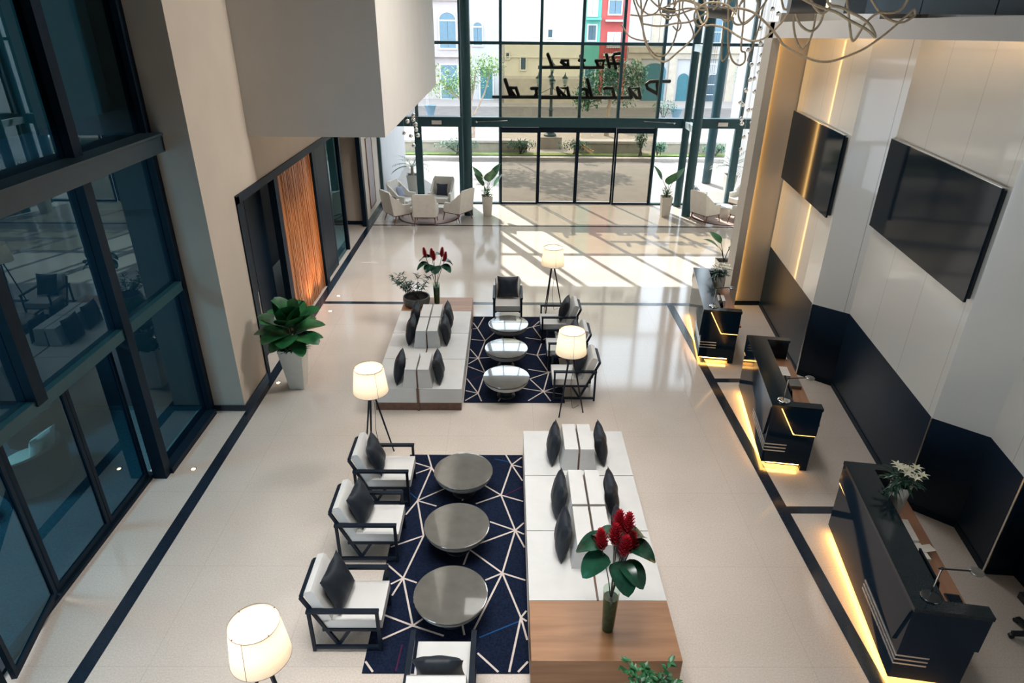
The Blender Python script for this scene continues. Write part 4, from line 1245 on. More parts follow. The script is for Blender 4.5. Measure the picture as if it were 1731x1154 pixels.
# leafy plant just in front of the oak table, only its top in view
t = thing('potted_plant', 'small-leaved green plant at the near foot of the oak end table', 'plant', (1.30, 3.80, 0))
tapered_pot('pot', t, .30, .24, .50, 'pot_grey')
b, lf = MB(), MB()
random.seed(5)
for k in range(22):
    az = random.uniform(-PI, PI)
    r = random.uniform(.05, .34)
    h = random.uniform(.12, .34)
    pts = catmull([(0, 0, .46), (r * .5 * math.cos(az), r * .5 * math.sin(az), .46 + h * .7), (r * math.cos(az), r * math.sin(az), .46 + h)], 4)
    b.tube(pts, .006, 5, .003)
    for m_ in range(16):
        p = pts[random.randint(3, len(pts) - 1)]
        a2 = random.uniform(-PI, PI)
        lf.leaf(p, (math.cos(a2), math.sin(a2), random.uniform(0, 1.0)), random.uniform(.05, .085), .04, .2, .15, 3, shape=.6)
b.build('branch', 'stem', t)
lf.build('foliage', 'leaf', t, angle=80)

# a broad leaf plant behind the portal jamb (only a leaf shows)
t = thing('potted_plant', 'green plant mostly hidden behind the glowing reception portal', 'plant', (5.30, 15.2, 0))
tapered_pot('pot', t, .34, .25, .60, 'pot_white')
b, s = MB(), MB()
for az, lean, z in ((3.0, .16, .92), (2.2, .16, 1.0), (-1.2, .15, .95), (.4, .15, 1.0)):
    s.tube(catmull([(0, 0, .56), (lean * .5 * math.cos(az), lean * .5 * math.sin(az), .8), (lean * math.cos(az), lean * math.sin(az), z)]), .011, 6, .006)
    b.leaf((lean * math.cos(az), lean * math.sin(az), z - .03), (math.cos(az) * .8, math.sin(az) * .8, .7), .46, .28, .3, .14, 8, shape=.75)
s.build('stem', 'stem', t)
b.build('foliage', 'leaf_mid', t, angle=80)

# ------------------------------------------------------------------ reception desks
TH = math.radians(-9.3)
def make_desk(label, loc, lit_end=True):
    """local x goes to the staff side, local y along the desk away from the camera"""
    t = thing('reception_desk', label, 'reception desk', loc, TH, 'reception desks along the folded wall')
    L, H = 2.20, 1.10
    b = MB()
    b.box(.09, .58, .10, L - .10, 0.001, .10)
    b.build('plinth', 'black', t)
    b = MB()
    b.box(.0, .045, 0, L, .10, 1.055)                 # front
    b.build('front_panel', 'black_gloss', t, bevel=.003)
    for y0, y1, nm in ((0, .10, 'end_panel'), (L - .10, L, 'end_panel')):
        b = MB()
        b.box(.046, .655, y0, y1, .10, 1.055)
        b.build(nm, 'black_gloss', t, bevel=.003)
    b = MB()
    b.box(.56, .655, .0, .10, .0012, .0995)
    b.build('foot', 'black_gloss', t)
    b = MB()
    b.box(.56, .655, L - .10, L, .0012, .0995)
    b.build('foot', 'black_gloss', t)
    # upper front facet standing proud
    b = MB()
    b.prism([(L, 1.054), (L, .80), (L - .30, .78), (.12, .50), (0.0, 1.054)], -.022, -.0005, 'x')
    b.build('front_facet', 'black_gloss', t, bevel=.003)
    b = MB()
    b.prism([(.13, 1.054), (.36, .64), (.655, .64), (.655, 1.054)], -.045, -.0005, 'y')
    b.build('end_facet', 'black_gloss', t, bevel=.003)
    # counter top: U of stone
    b = MB()
    b.prism([(-.026, -.05), (.665, -.05), (.665, .09), (.29, .09), (.29, L - .11), (.665, L - .11), (.665, L + .01), (-.026, L + .01)], 1.056, H, 'z')
    b.build('counter_top', 'black_top', t, bevel=.004)
    b = MB()
    b.box(.046, .295, .101, L - .101, .72, .738)
    b.box(.296, .72, .101, L - .101, .715, .75)
    b.build('worktop', 'desk_wood', t, bevel=.003)
    b = MB()
    b.box(.50, .54, .101, L - .101, .10, .70)
    b.build('modesty_panel', 'black', t)
    b = MB()
    b.box(.03, .075, .05, L - .05, .070, .098)
    b.box(.076, .54, .03, .075, .070, .098)
    b.build('base_led', 'led', t)
    if lit_end:
        b = MB()
        b.bar((.118, -.010, 1.045), (.350, -.010, .628), .012, .022, up=(0, 1, 0))
        b.box(.352, .65, -.022, -.002, .618, .634)
        b.build('end_led', 'led_dim', t)
    b = MB()
    b.box(-.012, -.002, L - .30, L - .01, .765, .782)
    b.build('front_led', 'led_dim', t)
    for z in (.30, .355, .41):
        b = MB()
        b.box(-.006, -.0005, -.006, .95, z, z + .020)
        b.box(-.0004, .30, -.006, -.0005, z, z + .020)
        b.build('inlay_stripe', 'silver', t)
    return t
D1, D2, D3 = (3.815, 4.325, 0), (3.755, 7.83, 0), (3.67, 11.11, 0)
make_desk('black reception desk nearest, with a white lily pot on it', D1, False)
make_desk('middle black reception desk, between the other two', D2)
make_desk('farthest black reception desk, beside the glowing portal edge', D3)
def dl(D, x, y, z):
    c, s = math.cos(TH), math.sin(TH)
    return (D[0] + x * c - y * s, D[1] + x * s + y * c, z)

def desk_lamp(label, loc, rz, base_m='chrome'):
    t = thing('desk_lamp', label, 'desk lamp', loc, rz)
    b = MB(); b.lathe([(.085, .001), (.085, .012), (.08, .016)], 32); b.build('base', base_m, t, angle=40)
    b = MB()
    b.lathe([(.086, .003), (.089, .008), (.086, .013)], 32, cap=False)
    b.build('base_rim', 'chrome', t)
    b = MB(); b.tube([(-.01, 0, .016), (.0, .0, .36)], .009, 10); b.build('post', 'chrome', t)
    b = MB(); b.tube([(-.03, 0, .36), (.27, 0, .365)], .008, 10); b.ball((0, 0, .362), .016, 10); b.build('arm', 'black', t)
    b = MB(); b.lathe([(.001, .352), (.06, .352), (.065, .362), (.05, .374), (.001, .376)], 28, (.30, 0, 0), cap=False); b.build('lamp_head', 'concrete', t, angle=60)
    return t
desk_lamp('slim chrome desk lamp on the counter of the nearest reception desk', dl(D1, .17, .12, 1.101), -.12, 'black')
desk_lamp('slim chrome desk lamp on the middle reception desk', dl(D2, .16, .10, 1.101), .05)
desk_lamp('slim chrome desk lamp on the farthest reception desk', dl(D3, .17, .14, 1.101), .1)

def box_thing(name, label, cat, m, D, x, y, z, sx, sy, sz, rz=0.0, bevel=.002):
    b = MB()
    b.box(-sx / 2, sx / 2, -sy / 2, sy / 2, 0, sz)
    o = b.build(name, m, bevel=bevel)
    o.location = dl(D, x, y, z)
    o.rotation_euler = (0, 0, TH + rz)
    return tag(o, label, cat)
# papers, trays, keyboards, phones
box_thing('paper_tray', 'white open box of papers on the nearest desk, below the lilies', 'paper box', 'paper', D1, .43, 1.36, .751, .20, .34, .10)
box_thing('paper_stack', 'stack of white papers behind the white box on the nearest desk', 'papers', 'paper', D1, .45, 1.06, .751, .22, .24, .07, .1)
box_thing('envelope', 'white envelope lying across the papers on the nearest desk', 'envelope', 'paper', D1, .55, 1.10, .822, .22, .10, .006, .35)
box_thing('card_holder', 'small pale card holder by the papers on the nearest desk', 'card holder', 'plate', D1, .40, .84, .751, .09, .11, .03)
b = MB()
b.tube([(.07 * math.cos(a * PI / 10), .07 * math.sin(a * PI / 10), .008) for a in range(21)], .008, 8)
o = b.build('tape_ring', 'black')
o.location = dl(D1, .42, .66, .752)
tag(o, 'black ring lying behind the telephone on the nearest desk', 'ring')
def keyboard(label, D, x, y):
    t = thing('keyboard', label, 'keyboard', dl(D, x, y, .751), TH)
    b = MB(); b.box(-.07, .07, -.21, .21, 0, .016); b.build('body', 'black', t, bevel=.003)
    b = MB()
    for i in range(5):
        for j in range(14):
            b.box(-.062 + i * .025, -.041 + i * .025, -.2 + j * .0287, -.177 + j * .0287, .0162, .021)
    b.build('keys', 'frame', t)
keyboard('black keyboard at the near end of the nearest desk', D1, .62, .33)
keyboard('black keyboard at the near end of the middle desk', D2, .62, .34)
def phone(label, D, x, y):
    t = thing('telephone', label, 'telephone', dl(D, x, y, .751), TH)
    b = MB(); b.hexa([(-.09, -.1, 0), (.09, -.1, 0), (.09, .1, 0), (-.09, .1, 0), (-.09, -.1, .07), (.09, -.1, .03), (.09, .1, .03), (-.09, .1, .07)]); b.build('body', 'black', t, bevel=.005)
    b = MB(); b.tube([(-.05, .115, .085), (-.05, .10, .10), (-.05, -.10, .10), (-.05, -.115, .085)], .02, 10); b.build('handset', 'black', t)
phone('black desk telephone beside the chrome lamp on the nearest desk', D1, .42, .24)
phone('black desk telephone among papers on the middle desk', D2, .43, .36)
def monitor(label, D, x, y, rz=0):
    t = thing('monitor', label, 'monitor', dl(D, x, y, .751), TH + rz)
    b = MB(); b.box(-.08, .08, -.1, .1, 0, .012); b.build('stand_base', 'black', t, bevel=.003)
    b = MB(); b.bar((-.03, 0, .012), (-.03, 0, .18), .05, .02); b.build('stand_neck', 'black', t)
    b = MB(); b.hexa([(-.012, -.23, .06), (.012, -.23, .06), (.012, .23, .06), (-.012, .23, .06), (-.062, -.23, .31), (-.04, -.23, .31), (-.04, .23, .31), (-.062, .23, .31)]); b.build('screen', 'screen', t, bevel=.003)
monitor('slim black monitor tilted under the counter of the nearest desk', D1, .40, .60)
monitor('slim black monitor tilted under the counter of the middle desk', D2, .40, .70)
monitor('slim black monitor on the farthest desk', D3, .42, .70)
box_thing('paper_stack', 'white papers by the far end of the middle desk', 'papers', 'paper', D2, .47, 1.55, .751, .22, .30, .06)
box_thing('document_tray', 'dark document tray in the middle of the middle desk', 'tray', 'concrete', D2, .56, 1.22, .751, .24, .26, .05)
box_thing('paper_sheet', 'white sheets leaning under the counter of the middle desk', 'papers', 'paper', D2, .36, 1.08, .751, .06, .26, .14)
box_thing('paper_stack', 'white papers on the farthest desk, before the flower pot', 'papers', 'paper', D3, .40, 1.15, .751, .26, .30, .12)
box_thing('telephone', 'black telephone on the farthest desk', 'telephone', 'black', D3, .50, .45, .751, .16, .2, .05)

def lily_pot(label, blabel, loc, seed, flowers=True):
    random.seed(seed)
    t = thing('flower_pot', label, 'flower pot', loc)
    b = MB(); b.lathe([(.075, .001), (.115, .47), (.105, .47), (.098, .40)], 36, cap=False); b.lathe([(.001, .001), (.075, .001)], 36, cap=False); b.build('pot', 'pot_white', t, angle=60)
    b = MB(); b.lathe([(.001, .40), (.099, .40)], 30, cap=False); b.build('soil', 'soil', t)
    q = thing('flower_arrangement', blabel, 'flowers', (loc[0], loc[1], loc[2] + .402))
    b = MB()
    for k in range(16):
        az = random.uniform(-PI, PI); r = random.uniform(.02, .16)
        b.tube([(.03 * math.cos(az), .03 * math.sin(az), 0.002), (r * math.cos(az), r * math.sin(az), random.uniform(.14, .26))], .004, 5)
    b.build('stem', 'leaf_dark', q)
    b = MB()
    for k in range(70):
        az = random.uniform(-PI, PI); r = random.uniform(.02, .15)
        b.leaf((r * math.cos(az), r * math.sin(az), random.uniform(.08, .24)), (math.cos(az), math.sin(az), random.uniform(-.3, .8)), random.uniform(.08, .18), .035, .4, .1, 4)
    for k in range(16):
        a2 = -2.2 + random.uniform(-.5, .5)
        p = Vector((-.10, -.06, .14))
        b.leaf(p + Vector((random.uniform(-.05, .03), random.uniform(-.05, .03), random.uniform(-.08, .04))), (math.cos(a2 + random.uniform(-.8, .8)), math.sin(a2 + random.uniform(-.8, .8)), -.5), .20, .022, .5, .1, 4)
    b.build('foliage', 'leaf_dark', q, angle=80)
    if flowers:
        for k in range(9):
            az = k * 2.4; r = .04 + .12 * (k % 3) / 2
            c = Vector((r * math.cos(az), r * math.sin(az), .24 + random.uniform(-.03, .05)))
            b = MB()
            for j in range(6):
                a = j * PI / 3 + k
                b.leaf(c, (math.cos(a), math.sin(a), .7), .085, .035, .5, .15, 4)
            b.build('lily_bloom', 'lily', q, angle=80)
    return q
lily_pot('tapered white pot holding lilies on the nearest reception desk', 'white lilies and dark fronds on the nearest reception desk', dl(D1, .43, 1.70, .752), 2)
lily_pot('tapered pale pot on the farthest reception desk', 'wispy green and white sprigs on the farthest reception desk', dl(D3, .43, 1.50, .752), 9)

# office chair behind the nearest desk, mostly outside the picture
t = thing('office_chair', 'black office chair foot at the picture\'s edge beyond the nearest desk', 'office chair', (5.69, 4.83, 0), 0.0)
for k in range(5):
    a = k * 2 * PI / 5 + 3.0
    b = MB(); b.bar((.03 * math.cos(a), .03 * math.sin(a), .09), (.24 * math.cos(a), .24 * math.sin(a), .06), .05, .035)
    o = b.build('leg', 'black', t, bevel=.005)
    w = MB(); w.tube([(.24 * math.cos(a) - .02 * math.sin(a), .24 * math.sin(a) + .02 * math.cos(a), .028), (.24 * math.cos(a) + .02 * math.sin(a), .24 * math.sin(a) - .02 * math.cos(a), .028)], .027, 14); w.build('caster', 'black', o)
b = MB(); b.tube([(0, 0, .08), (0, 0, .42)], .03, 14); b.build('gas_post', 'black', t)
b = MB(); b.box(-.20, .20, -.20, .20, .42, .50); b.build('seat', 'black', t, bevel=.03, seg=3)
b = MB(); b.bar((.18, 0, .5), (.21, 0, .9), .36, .04, up=(0, 1, 0)); b.build('backrest', 'black', t, bevel=.02)

# ------------------------------------------------------------------ wall screens
def wall_screen(label, p, q, z0, z1):
    p, q = Vector((*p, 0)), Vector((*q, 0))
    d = (q - p).normalized()
    n = Vector((-abs(d.y), (-d.x if d.y > 0 else d.x) * -1, 0))
    n = Vector((d.y, -d.x, 0))
    if n.x > 0: n = -n
    t = thing('wall_screen', label, 'screen', (p + q) / 2 + n * .004)
    c = (p + q) / 2
    L = (q - p).length
    def blk(b, a0, a1, n0, n1, za, zb):
        P = lambda a, k: (d * a + n * k)
        pts = [P(a0, n0), P(a1, n0), P(a1, n1), P(a0, n1)]
        b.hexa([(v.x, v.y, za) for v in pts] + [(v.x, v.y, zb) for v in pts])
    b = MB(); blk(b, -L / 2 + .04, L / 2 - .04, 0, .055, z0 + .03, z1 - .03); b.build('back_box', 'black', t)
    b = MB(); blk(b, -L / 2, L / 2, .056, .085, z0, z1); b.build('glass_front', 'screen', t, bevel=.003)
    b = MB(); blk(b, -L / 2 + .01, L / 2 - .01, .03, .084, z1 + .001, z1 + .010); b.build('top_edge', 'chrome', t)
    return t
def mixp(a, b_, f): return (a[0] + (b_[0] - a[0]) * f, a[1] + (b_[1] - a[1]) * f)
wall_screen('glossy black wall screen above the farther reception desks', mixp(A0, E1, .035), mixp(A0, E1, .975), 2.95, 4.27)
wall_screen('glossy black wall screen above the middle of the reception wall, the larger-looking one', mixp(I1, E2, .02), mixp(I1, E2, .99), 3.0, 4.33)

# ------------------------------------------------------------------ small floor uplights
for (x, y, lab) in ((-4.555, 7.715, 'tiny glowing floor light beside the dark glass doors'), (-3.953, 14.226, 'tiny glowing floor light near the far end of the slatted panel'),
                    (-4.10, 10.20, 'tiny glowing floor light behind the big-leaved plant pot'), (-3.933, 13.345, 'tiny glowing floor light in front of the slatted panel')):
    t = thing('floor_uplight', lab, 'floor light', (x, y, 0.0))
    b = MB(); b.lathe([(.045, .001), (.045, .005), (.03, .006)], 20, cap=False); b.build('ring', 'chrome', t)
    b = MB(); b.lathe([(.001, .0045), (.03, .0045)], 16, cap=False); b.build('lens', 'uplight', t)
add_light('uplight_spot', 'SPOT', (-3.98, 13.5, .02), 60, (1.0, 0.62, 0.30), (-.38, .12, 1.0), spot_size=1.6, spot_blend=.8, shadow_soft_size=.03)
add_light('uplight_spot', 'SPOT', (-3.98, 14.3, .02), 45, (1.0, 0.62, 0.30), (-.38, 0, 1.0), spot_size=1.6, spot_blend=.8, shadow_soft_size=.03)

# ------------------------------------------------------------------ window seating groups
def make_wing(label, loc, rz, group=None):
    """upholstered wing chair looking along +x"""
    t = thing('wing_chair', label, 'armchair', loc, rz)
    # U-shaped shell: high back, arms falling forward
    b = MB()
    def prof(u):        # u -1..1 round the U
        a = abs(u)
        if a < .5:
            y = .30 * a / .5; x = -.30
        else:
            y = .30 + .02 * (a - .5); x = -.30 + .50 * (a - .5) / .5
        h = 1.02 if a < .42 else (1.02 - (.42 * min(1, (a - .42) / .34)))
        return x, math.copysign(y, u), h
    N = 40
    prev = None
    for k in range(N + 1):
        u = -1 + 2 * k / N
        x, y, h = prof(u)
        x2, y2 = (x - .07 if abs(u) < .5 else x - .0), (y * 1.0 if abs(u) < .35 else math.copysign(abs(y) + .07, y))
        lean = -.10 if abs(u) < .5 else -.10 * max(0, 1 - (abs(u) - .5) / .2)
        ring = [b.b.verts.new(p) for p in ((x, y, .30), (x2, y2, .30), (x2 + lean, y2, h), (x + lean, y, h))]
        if prev:
            for j in range(4):
                b.b.faces.new([prev[j], prev[(j + 1) % 4], ring[(j + 1) % 4], ring[j]])
        else:
            b.b.faces.new(ring)
        prev = ring
    b.b.faces.new(prev[::-1])
    b.build('shell', 'cream_fabric', t, bevel=.012, seg=2, angle=50)
    b = MB(); b.box(-.295, .30, -.295, .295, .30, .45); b.build('seat', 'cream_fabric', t, bevel=.03, seg=3)
    b = MB(); b.box(-.33, .27, -.33, .33, .262, .299); b.build('seat_frame', 'leg_wood', t, bevel=.004)
    for sx, sy in ((-1, -1), (-1, 1), (1, -1), (1, 1)):
        b = MB()
        b.tube([(sx * .30 + (.0 if sx > 0 else -.06), sy * .33, 0.014), (sx * .26 - .01, sy * .30, .262)], .013, 8, .02)
        b.build('leg', 'leg_wood', t)
    return t
w0 = make_wing('cream wing chair with its back turned, in the left window group', (-2.55, 20.12, 0), PI / 2)
for loc, rz, lab in (((-3.42, 20.35, 0), .65, 'cream wing chair by the left wall, front one of the left window group'),
                     ((-3.38, 21.42, 0), -.40, 'cream wing chair with a blue cushion in the left window group'),
                     ((-2.22, 21.72, 0), -1.75, 'cream wing chair facing forward by the left glass door'),
                     ((-1.62, 20.60, 0), 2.55, 'cream wing chair beside the left column'),
                     ((6.35, 20.55, 0), .55, 'cream wing chair with its back turned, in the right window group'),
                     ((6.45, 21.70, 0), -.3, 'cream wing chair behind another in the right window group'),
                     ((7.45, 20.45, 0), 2.5, 'cream wing chair next to the portal in the right window group'),
                     ((7.85, 21.75, 0), -2.6, 'cream wing chair farthest back in the right window group')):
    copy_thing(w0, loc, rz, lab)
def wing_pillow(loc, rz, lab, m='pillow'):
    d = Vector((math.cos(rz), math.sin(rz), 0))
    p = Vector(loc) + d * (-.16)
    o = pillow(lab, (p.x, p.y, .645), rz, .22, .90, m)
MT['pillow_blue'] = mat('pale_blue_cushion', (0.34, 0.38, 0.50), .8, var=.12)
MT['pillow_navy'] = mat('slate_cushion', (0.035, 0.045, 0.075), .8, var=.2)
wing_pillow((-3.38, 21.42, 0), -.40, 'pale blue cushion on the wing chair of the left window group', 'pillow_blue')
wing_pillow((-2.22, 21.72, 0), -1.75, 'slate cushion on the wing chair facing forward by the left door', 'pillow_navy')
wing_pillow((-3.42, 20.35, 0), .65, 'dark cushion on the wing chair by the left wall', 'pillow_navy')
wing_pillow((-1.62, 20.60, 0), 2.55, 'dark cushion on the wing chair beside the left column', 'pillow_navy')
wing_pillow((6.45, 21.70, 0), -.3, 'grey cushion on the rear chair of the right window group', 'pillow_blue')
wing_pillow((7.85, 21.75, 0), -2.6, 'grey cushion on the farthest chair of the right window group', 'pillow_blue')
for x, y, lab, lab2 in ((-2.55, 20.95, 'round taupe rug under the left window group', 'low round white table amid the left wing chairs'), (7.05, 21.05, 'round taupe rug under the right window group', 'low round white table amid the right wing chairs')):
    b = MB()
    b.lathe([(.001, .012), (.95, .012)], 64, (x, y, 0), cap=False)
    b.i = 1
    b.lathe([(.951, .0125), (1.0, .0125), (1.0, .003)], 64, (x, y, 0), cap=False)
    tag(b.build('round_rug', ['rug_taupe', 'rug_rim'], clean=True), lab, 'rug')
    t = thing('side_table', lab2, 'table', (x, y, 0))
    b = MB(); b.lathe([(.28, .34), (.29, .36), (.28, .38)], 40); b.build('table_top', 'win_white', t)
    b = MB(); b.lathe([(.20, .014), (.25, .339)], 40); b.build('drum', 'pot_white', t)

# framed picture on the far left wall
t = thing('framed_picture', 'tall framed pale picture on the left wall by the wing chairs', 'picture', (LX + .002, 21.05, 0))
b = MB(); b.box(0, .012, -.42, .42, .35, 2.45); b.build('print', 'f_pink', t)
b = MB()
for y0, y1, z0, z1 in ((-.45, -.42, .32, 2.48), (.42, .45, .32, 2.48), (-.42, .42, .32, .35), (-.42, .42, 2.45, 2.48)): b.box(0, .025, y0, y1, z0, z1)
b.build('frame', 'leg_wood', t)

# lounge armchairs seen through the dark glass
def tub_chair(label, loc, rz):
    t = thing('tub_chair', label, 'armchair', loc, rz)
    b = MB()
    N = 28
    prev = None
    for k in range(N + 1):
        a = math.radians(-125 + 250 * k / N)
        r = .40
        c, s = -math.cos(a), math.sin(a)
        h = .62 + .10 * math.cos(a)
        ring = [b.b.verts.new(p) for p in ((r * c, r * s, .12), ((r + .05) * c, (r + .05) * s, .12), ((r + .08) * c, (r + .08) * s, h), ((r + .02) * c, (r + .02) * s, h))]
        if prev:
            for j in range(4): b.b.faces.new([prev[j], prev[(j + 1) % 4], ring[(j + 1) % 4], ring[j]])
        else: b.b.faces.new(ring)
        prev = ring
    b.b.faces.new(prev[::-1])
    b.build('shell', 'black', t, angle=60)
    b = MB(); b.lathe([(.36, .28), (.38, .33), (.37, .42), (.33, .44)], 36); b.build('seat', 'cushion_stripe', t, angle=60)
    b = MB(); b.lathe([(.001, .02), (.30, .02), (.34, .12), (.36, .28)], 36, cap=False); b.build('base', 'black', t)
    return t
tub_chair('black tub chair with sand cushions behind the dark glass doors, nearer the lobby', (-6.55, 7.35, 0), PI * .95)
tub_chair('black tub chair with sand seat deeper in the dark lounge', (-7.2, 8.45, 0), PI * 1.05)
pillow('striped sand cushion in the nearer lounge tub chair', (-6.36, 7.42, .64), PI * .95, .35, 1.05, 'cushion_stripe')
pillow('sand cushion in the deeper lounge tub chair', (-7.02, 8.47, .64), PI * 1.05, .35, .95, 'cushion_stripe')
t = thing('side_table', 'small pale round table behind the dark glass beside the tub chairs', 'table', (-6.95, 6.55, 0))
b = MB(); b.lathe([(.20, .50), (.20, .52)], 32); b.build('table_top', 'pot_white', t)
b = MB(); b.tube([(0, 0, .015), (0, 0, .50)], .02, 10); b.lathe([(.14, .001), (.14, .014)], 28); b.build('pedestal', 'black', t)

# ------------------------------------------------------------------ hanging mirrored balls
random.seed(21)
def ball_thing(x, y, z, label, group):
    t = thing('hanging_ball', label, 'hanging ball', (x, y, z), 0, group)
    b = MB(); b.ball((0, 0, 0), .062, 18); b.build('sphere', 'ball', t)
    b = MB(); b.tube([(0, 0, .06), (0, 0, 9.49 - z)], .0025, 4); b.build('wire', 'wire', t)
    return t
B0 = ball_thing(*BALLS_R[0], 'small mirrored ball hung on a wire in the cluster by the right window', 'mirrored balls by the right window')
for p in BALLS_R[1:]:
    o = ball_thing(*p, 'small mirrored ball hung on a wire in the cluster by the right window', 'mirrored balls by the right window')
for p in BALLS_L:
    # these hang from the underside of the white volume or beside it
    o = ball_thing(*p, 'small mirrored ball hung on a wire in the cluster under the white volume', 'mirrored balls by the left window')

# ------------------------------------------------------------------ rope chandelier
t = thing('rope_chandelier', 'chandelier of tangled natural rope loops with grey tubular lamps', 'chandelier', (0, 0, 0))
for pts in ROPES:
    r = .0105
    b = MB()
    b.tube(catmull(pts, 7), r, 8)
    b.build('rope', 'rope', t)
def tube_lamp(p, d, r, L):
    p, d = Vector(p), Vector(d).normalized()
    b = MB()
    b.tube([p - d * L / 2, p - d * L * .42, p + d * L * .42, p + d * L / 2], r, 24)
    o = b.build('lamp_tube', 'concrete', t, angle=40)
    g = MB(); g.ball(p + d * (L / 2 + .02), r * .5, 14); g.build('bulb', 'bulb', o)
    h = MB(); h.tube([p, p + Vector((0, 0, 9.45 - p.z))], .006, 6); h.build('suspension', 'wire', o)
for a in TUBES: tube_lamp(*a)

# ------------------------------------------------------------------ sign letters outside the glass (seen from behind)
def sign_word(name, label, keys, bars, r, mounts):
    t = thing(name, label, 'sign', (0, 22.95, 0))
    for k in keys:
        b = MB()
        for path in SIGN[k]:
            pts = [(x, 0, z) for x, z in path]
            b.tube(pts, r, 8)
            for p in pts: b.ball(p, r, 8)
        b.build('letter', 'sign', t, angle=60)
    b = MB()
    for path in SIGN[bars]:
        b.tube([(x, 0, z) for x, z in path], r, 8)
    b.build('baseline_bar', 'sign', t)
    for x in mounts:
        b = MB()
        z = SIGN[bars][0][0][1]
        b.tube([(x, -.33, z), (x, -.04, z)], .012, 8)
        b.build('standoff', 'sign', t)
    return t
sign_word('script_sign', 'smaller upper word of black script letters outside the glass, seen reversed', ['H', 'o', 't', 'e', 'l'], 'barH', .055, (1.03, 2.33))
sign_word('script_sign', 'larger lower word of black script letters outside the glass, seen reversed', ['P', 'a1', 'c', 'k', 'a2', 'r', 'd'], 'barP', .062, (-.25, 1.03, 2.33, 3.60))

# ------------------------------------------------------------------ street outside
b = MB(); b.box(-40, 50, 22.62, 29.6, -.14, -.02); struct(b.build('pavement', 'pavement'))
b = MB(); b.box(-40, 50, 22.62, 40, -.30, -.14); struct(b.build('street', 'asphalt'))
b = MB(); b.box(-40, 50, 30.6, 31.3, -.14, -.01); struct(b.build('kerb', 'kerb'))
wallbox('ground_promenade', 'stone', -40, 50, 31.3, 42.0, -.13, .02)
wallbox('ground_far_street', 'asphalt', -40, 50, 42.0, 52, -.14, -.05)
wallbox('ground_far_pavement', 'pavement', -40, 50, 48.0, 52, -.05, .05)
# side wall of the building, left of the entrance
wallbox('wall_left_outer', 'f_white', -4.75, -4.36, 22.66, 28.6, -.02, 9.0)
wallbox('wall_right_outside', 'f_white', 8.92, 9.3, 22.66, 27.5, -.02, 9.0)
o = column('column', 7.83, 25.9, .17, 'pale blue-grey round column outside the right glass', 9.0)
# promenade low walls with planting
def low_wall(x0, x1, label):
    t = thing('promenade_wall', label, 'low wall', ((x0 + x1) / 2, 31.6, .02))
    w = (x1 - x0) / 2
    b = MB(); b.box(-w, w, 0, .55, 0.001, .46); b.build('wall_body', 'stone', t, bevel=.02)
    b = MB(); b.box(-w - .05, w + .05, -.05, .60, .461, .56); b.build('coping', 'kerb', t, bevel=.02)
low_wall(-9.0, .9, 'low stone promenade wall across the street, left stretch behind the hedge')
low_wall(3.3, 6.3, 'low stone promenade wall across the street, middle stretch')
low_wall(7.0, 20, 'low stone promenade wall across the street, right stretch')
b = MB(); b.box(-12, 22, 31.02, 31.58, .021, .04); tag(b.build('grass_verge', 'grass'), 'strip of dry grass along the low promenade wall', 'grass', kind='stuff')

def foliage_blob(lf, c, rad, n, size, rng):
    for k in range(n):
        v = Vector((rng.gauss(0, 1), rng.gauss(0, 1), rng.gauss(0, 1))).normalized() * (rng.random() ** .4)
        p = Vector(c) + Vector((v.x * rad[0], v.y * rad[1], v.z * rad[2]))
        d = Vector((rng.uniform(-1, 1), rng.uniform(-1, 1), rng.uniform(-.6, .8)))
        lf.leaf(p, d, size * rng.uniform(.7, 1.3), size * .5, .3, .2, 2)
def tree(label, x, y, blobs, trunk, m='leaf_tree', n=420, size=.22, seed=1):
    rng = random.Random(seed)
    t = thing('street_tree', label, 'tree', (x, y, 0.02))
    b = MB()
    for pts, r0, r1 in trunk: b.tube(catmull(pts, 4), r0, 8, r1)
    b.build('trunk', 'bark', t)
    lf = MB()
    for c, rad in blobs: foliage_blob(lf, c, rad, n, size, rng)
    lf.build('crown', m, t, angle=80)
tree('airy street tree with pale trunk beyond the left column', -1.75, 33.6, [((-1.5, 0, 2.9), (.85, .7, .75)), ((.1, 0, 3.3), (1.0, .8, .85)), ((-.6, .1, 2.7), (.8, .6, .6)), ((.9, 0, 3.6), (.7, .6, .6))],
     [([(0, 0, 0.001), (.05, 0, 1.0), (-.1, 0, 1.8)], .11, .08), ([(-.1, 0, 1.8), (-.9, 0, 2.4), (-1.5, 0, 3.0)], .06, .03), ([(-.1, 0, 1.8), (.1, 0, 2.7), (.2, 0, 3.5)], .07, .03), ([(0, 0, 1.2), (.6, 0, 2.4), (.9, 0, 3.5)], .05, .025)], seed=4, n=480, size=.18)
tree('bushy street tree behind the reversed lettering', 5.3, 36.5, [((-.6, 0, 2.6), (1.1, .9, .8)), ((.7, 0, 2.3), (1.1, .9, .9)), ((.1, 0, 3.3), (.9, .8, .6)), ((1.3, 0, 3.0), (.6, .6, .8)), ((-1.2, 0, 1.9), (.8, .7, .6))],
     [([(0, 0, 0.001), (.0, 0, 1.2), (.2, 0, 2.6)], .14, .06)], 'leaf_bush', n=620, size=.22, seed=9)
tree('thin sapling against the pale building on the right', 15.2, 45.5, [((0, 0, 2.6), (.6, .5, 1.0))], [([(0, 0, 0.001), (0, 0, 2.4)], .06, .03)], 'leaf_tree', n=200, size=.2, seed=12)
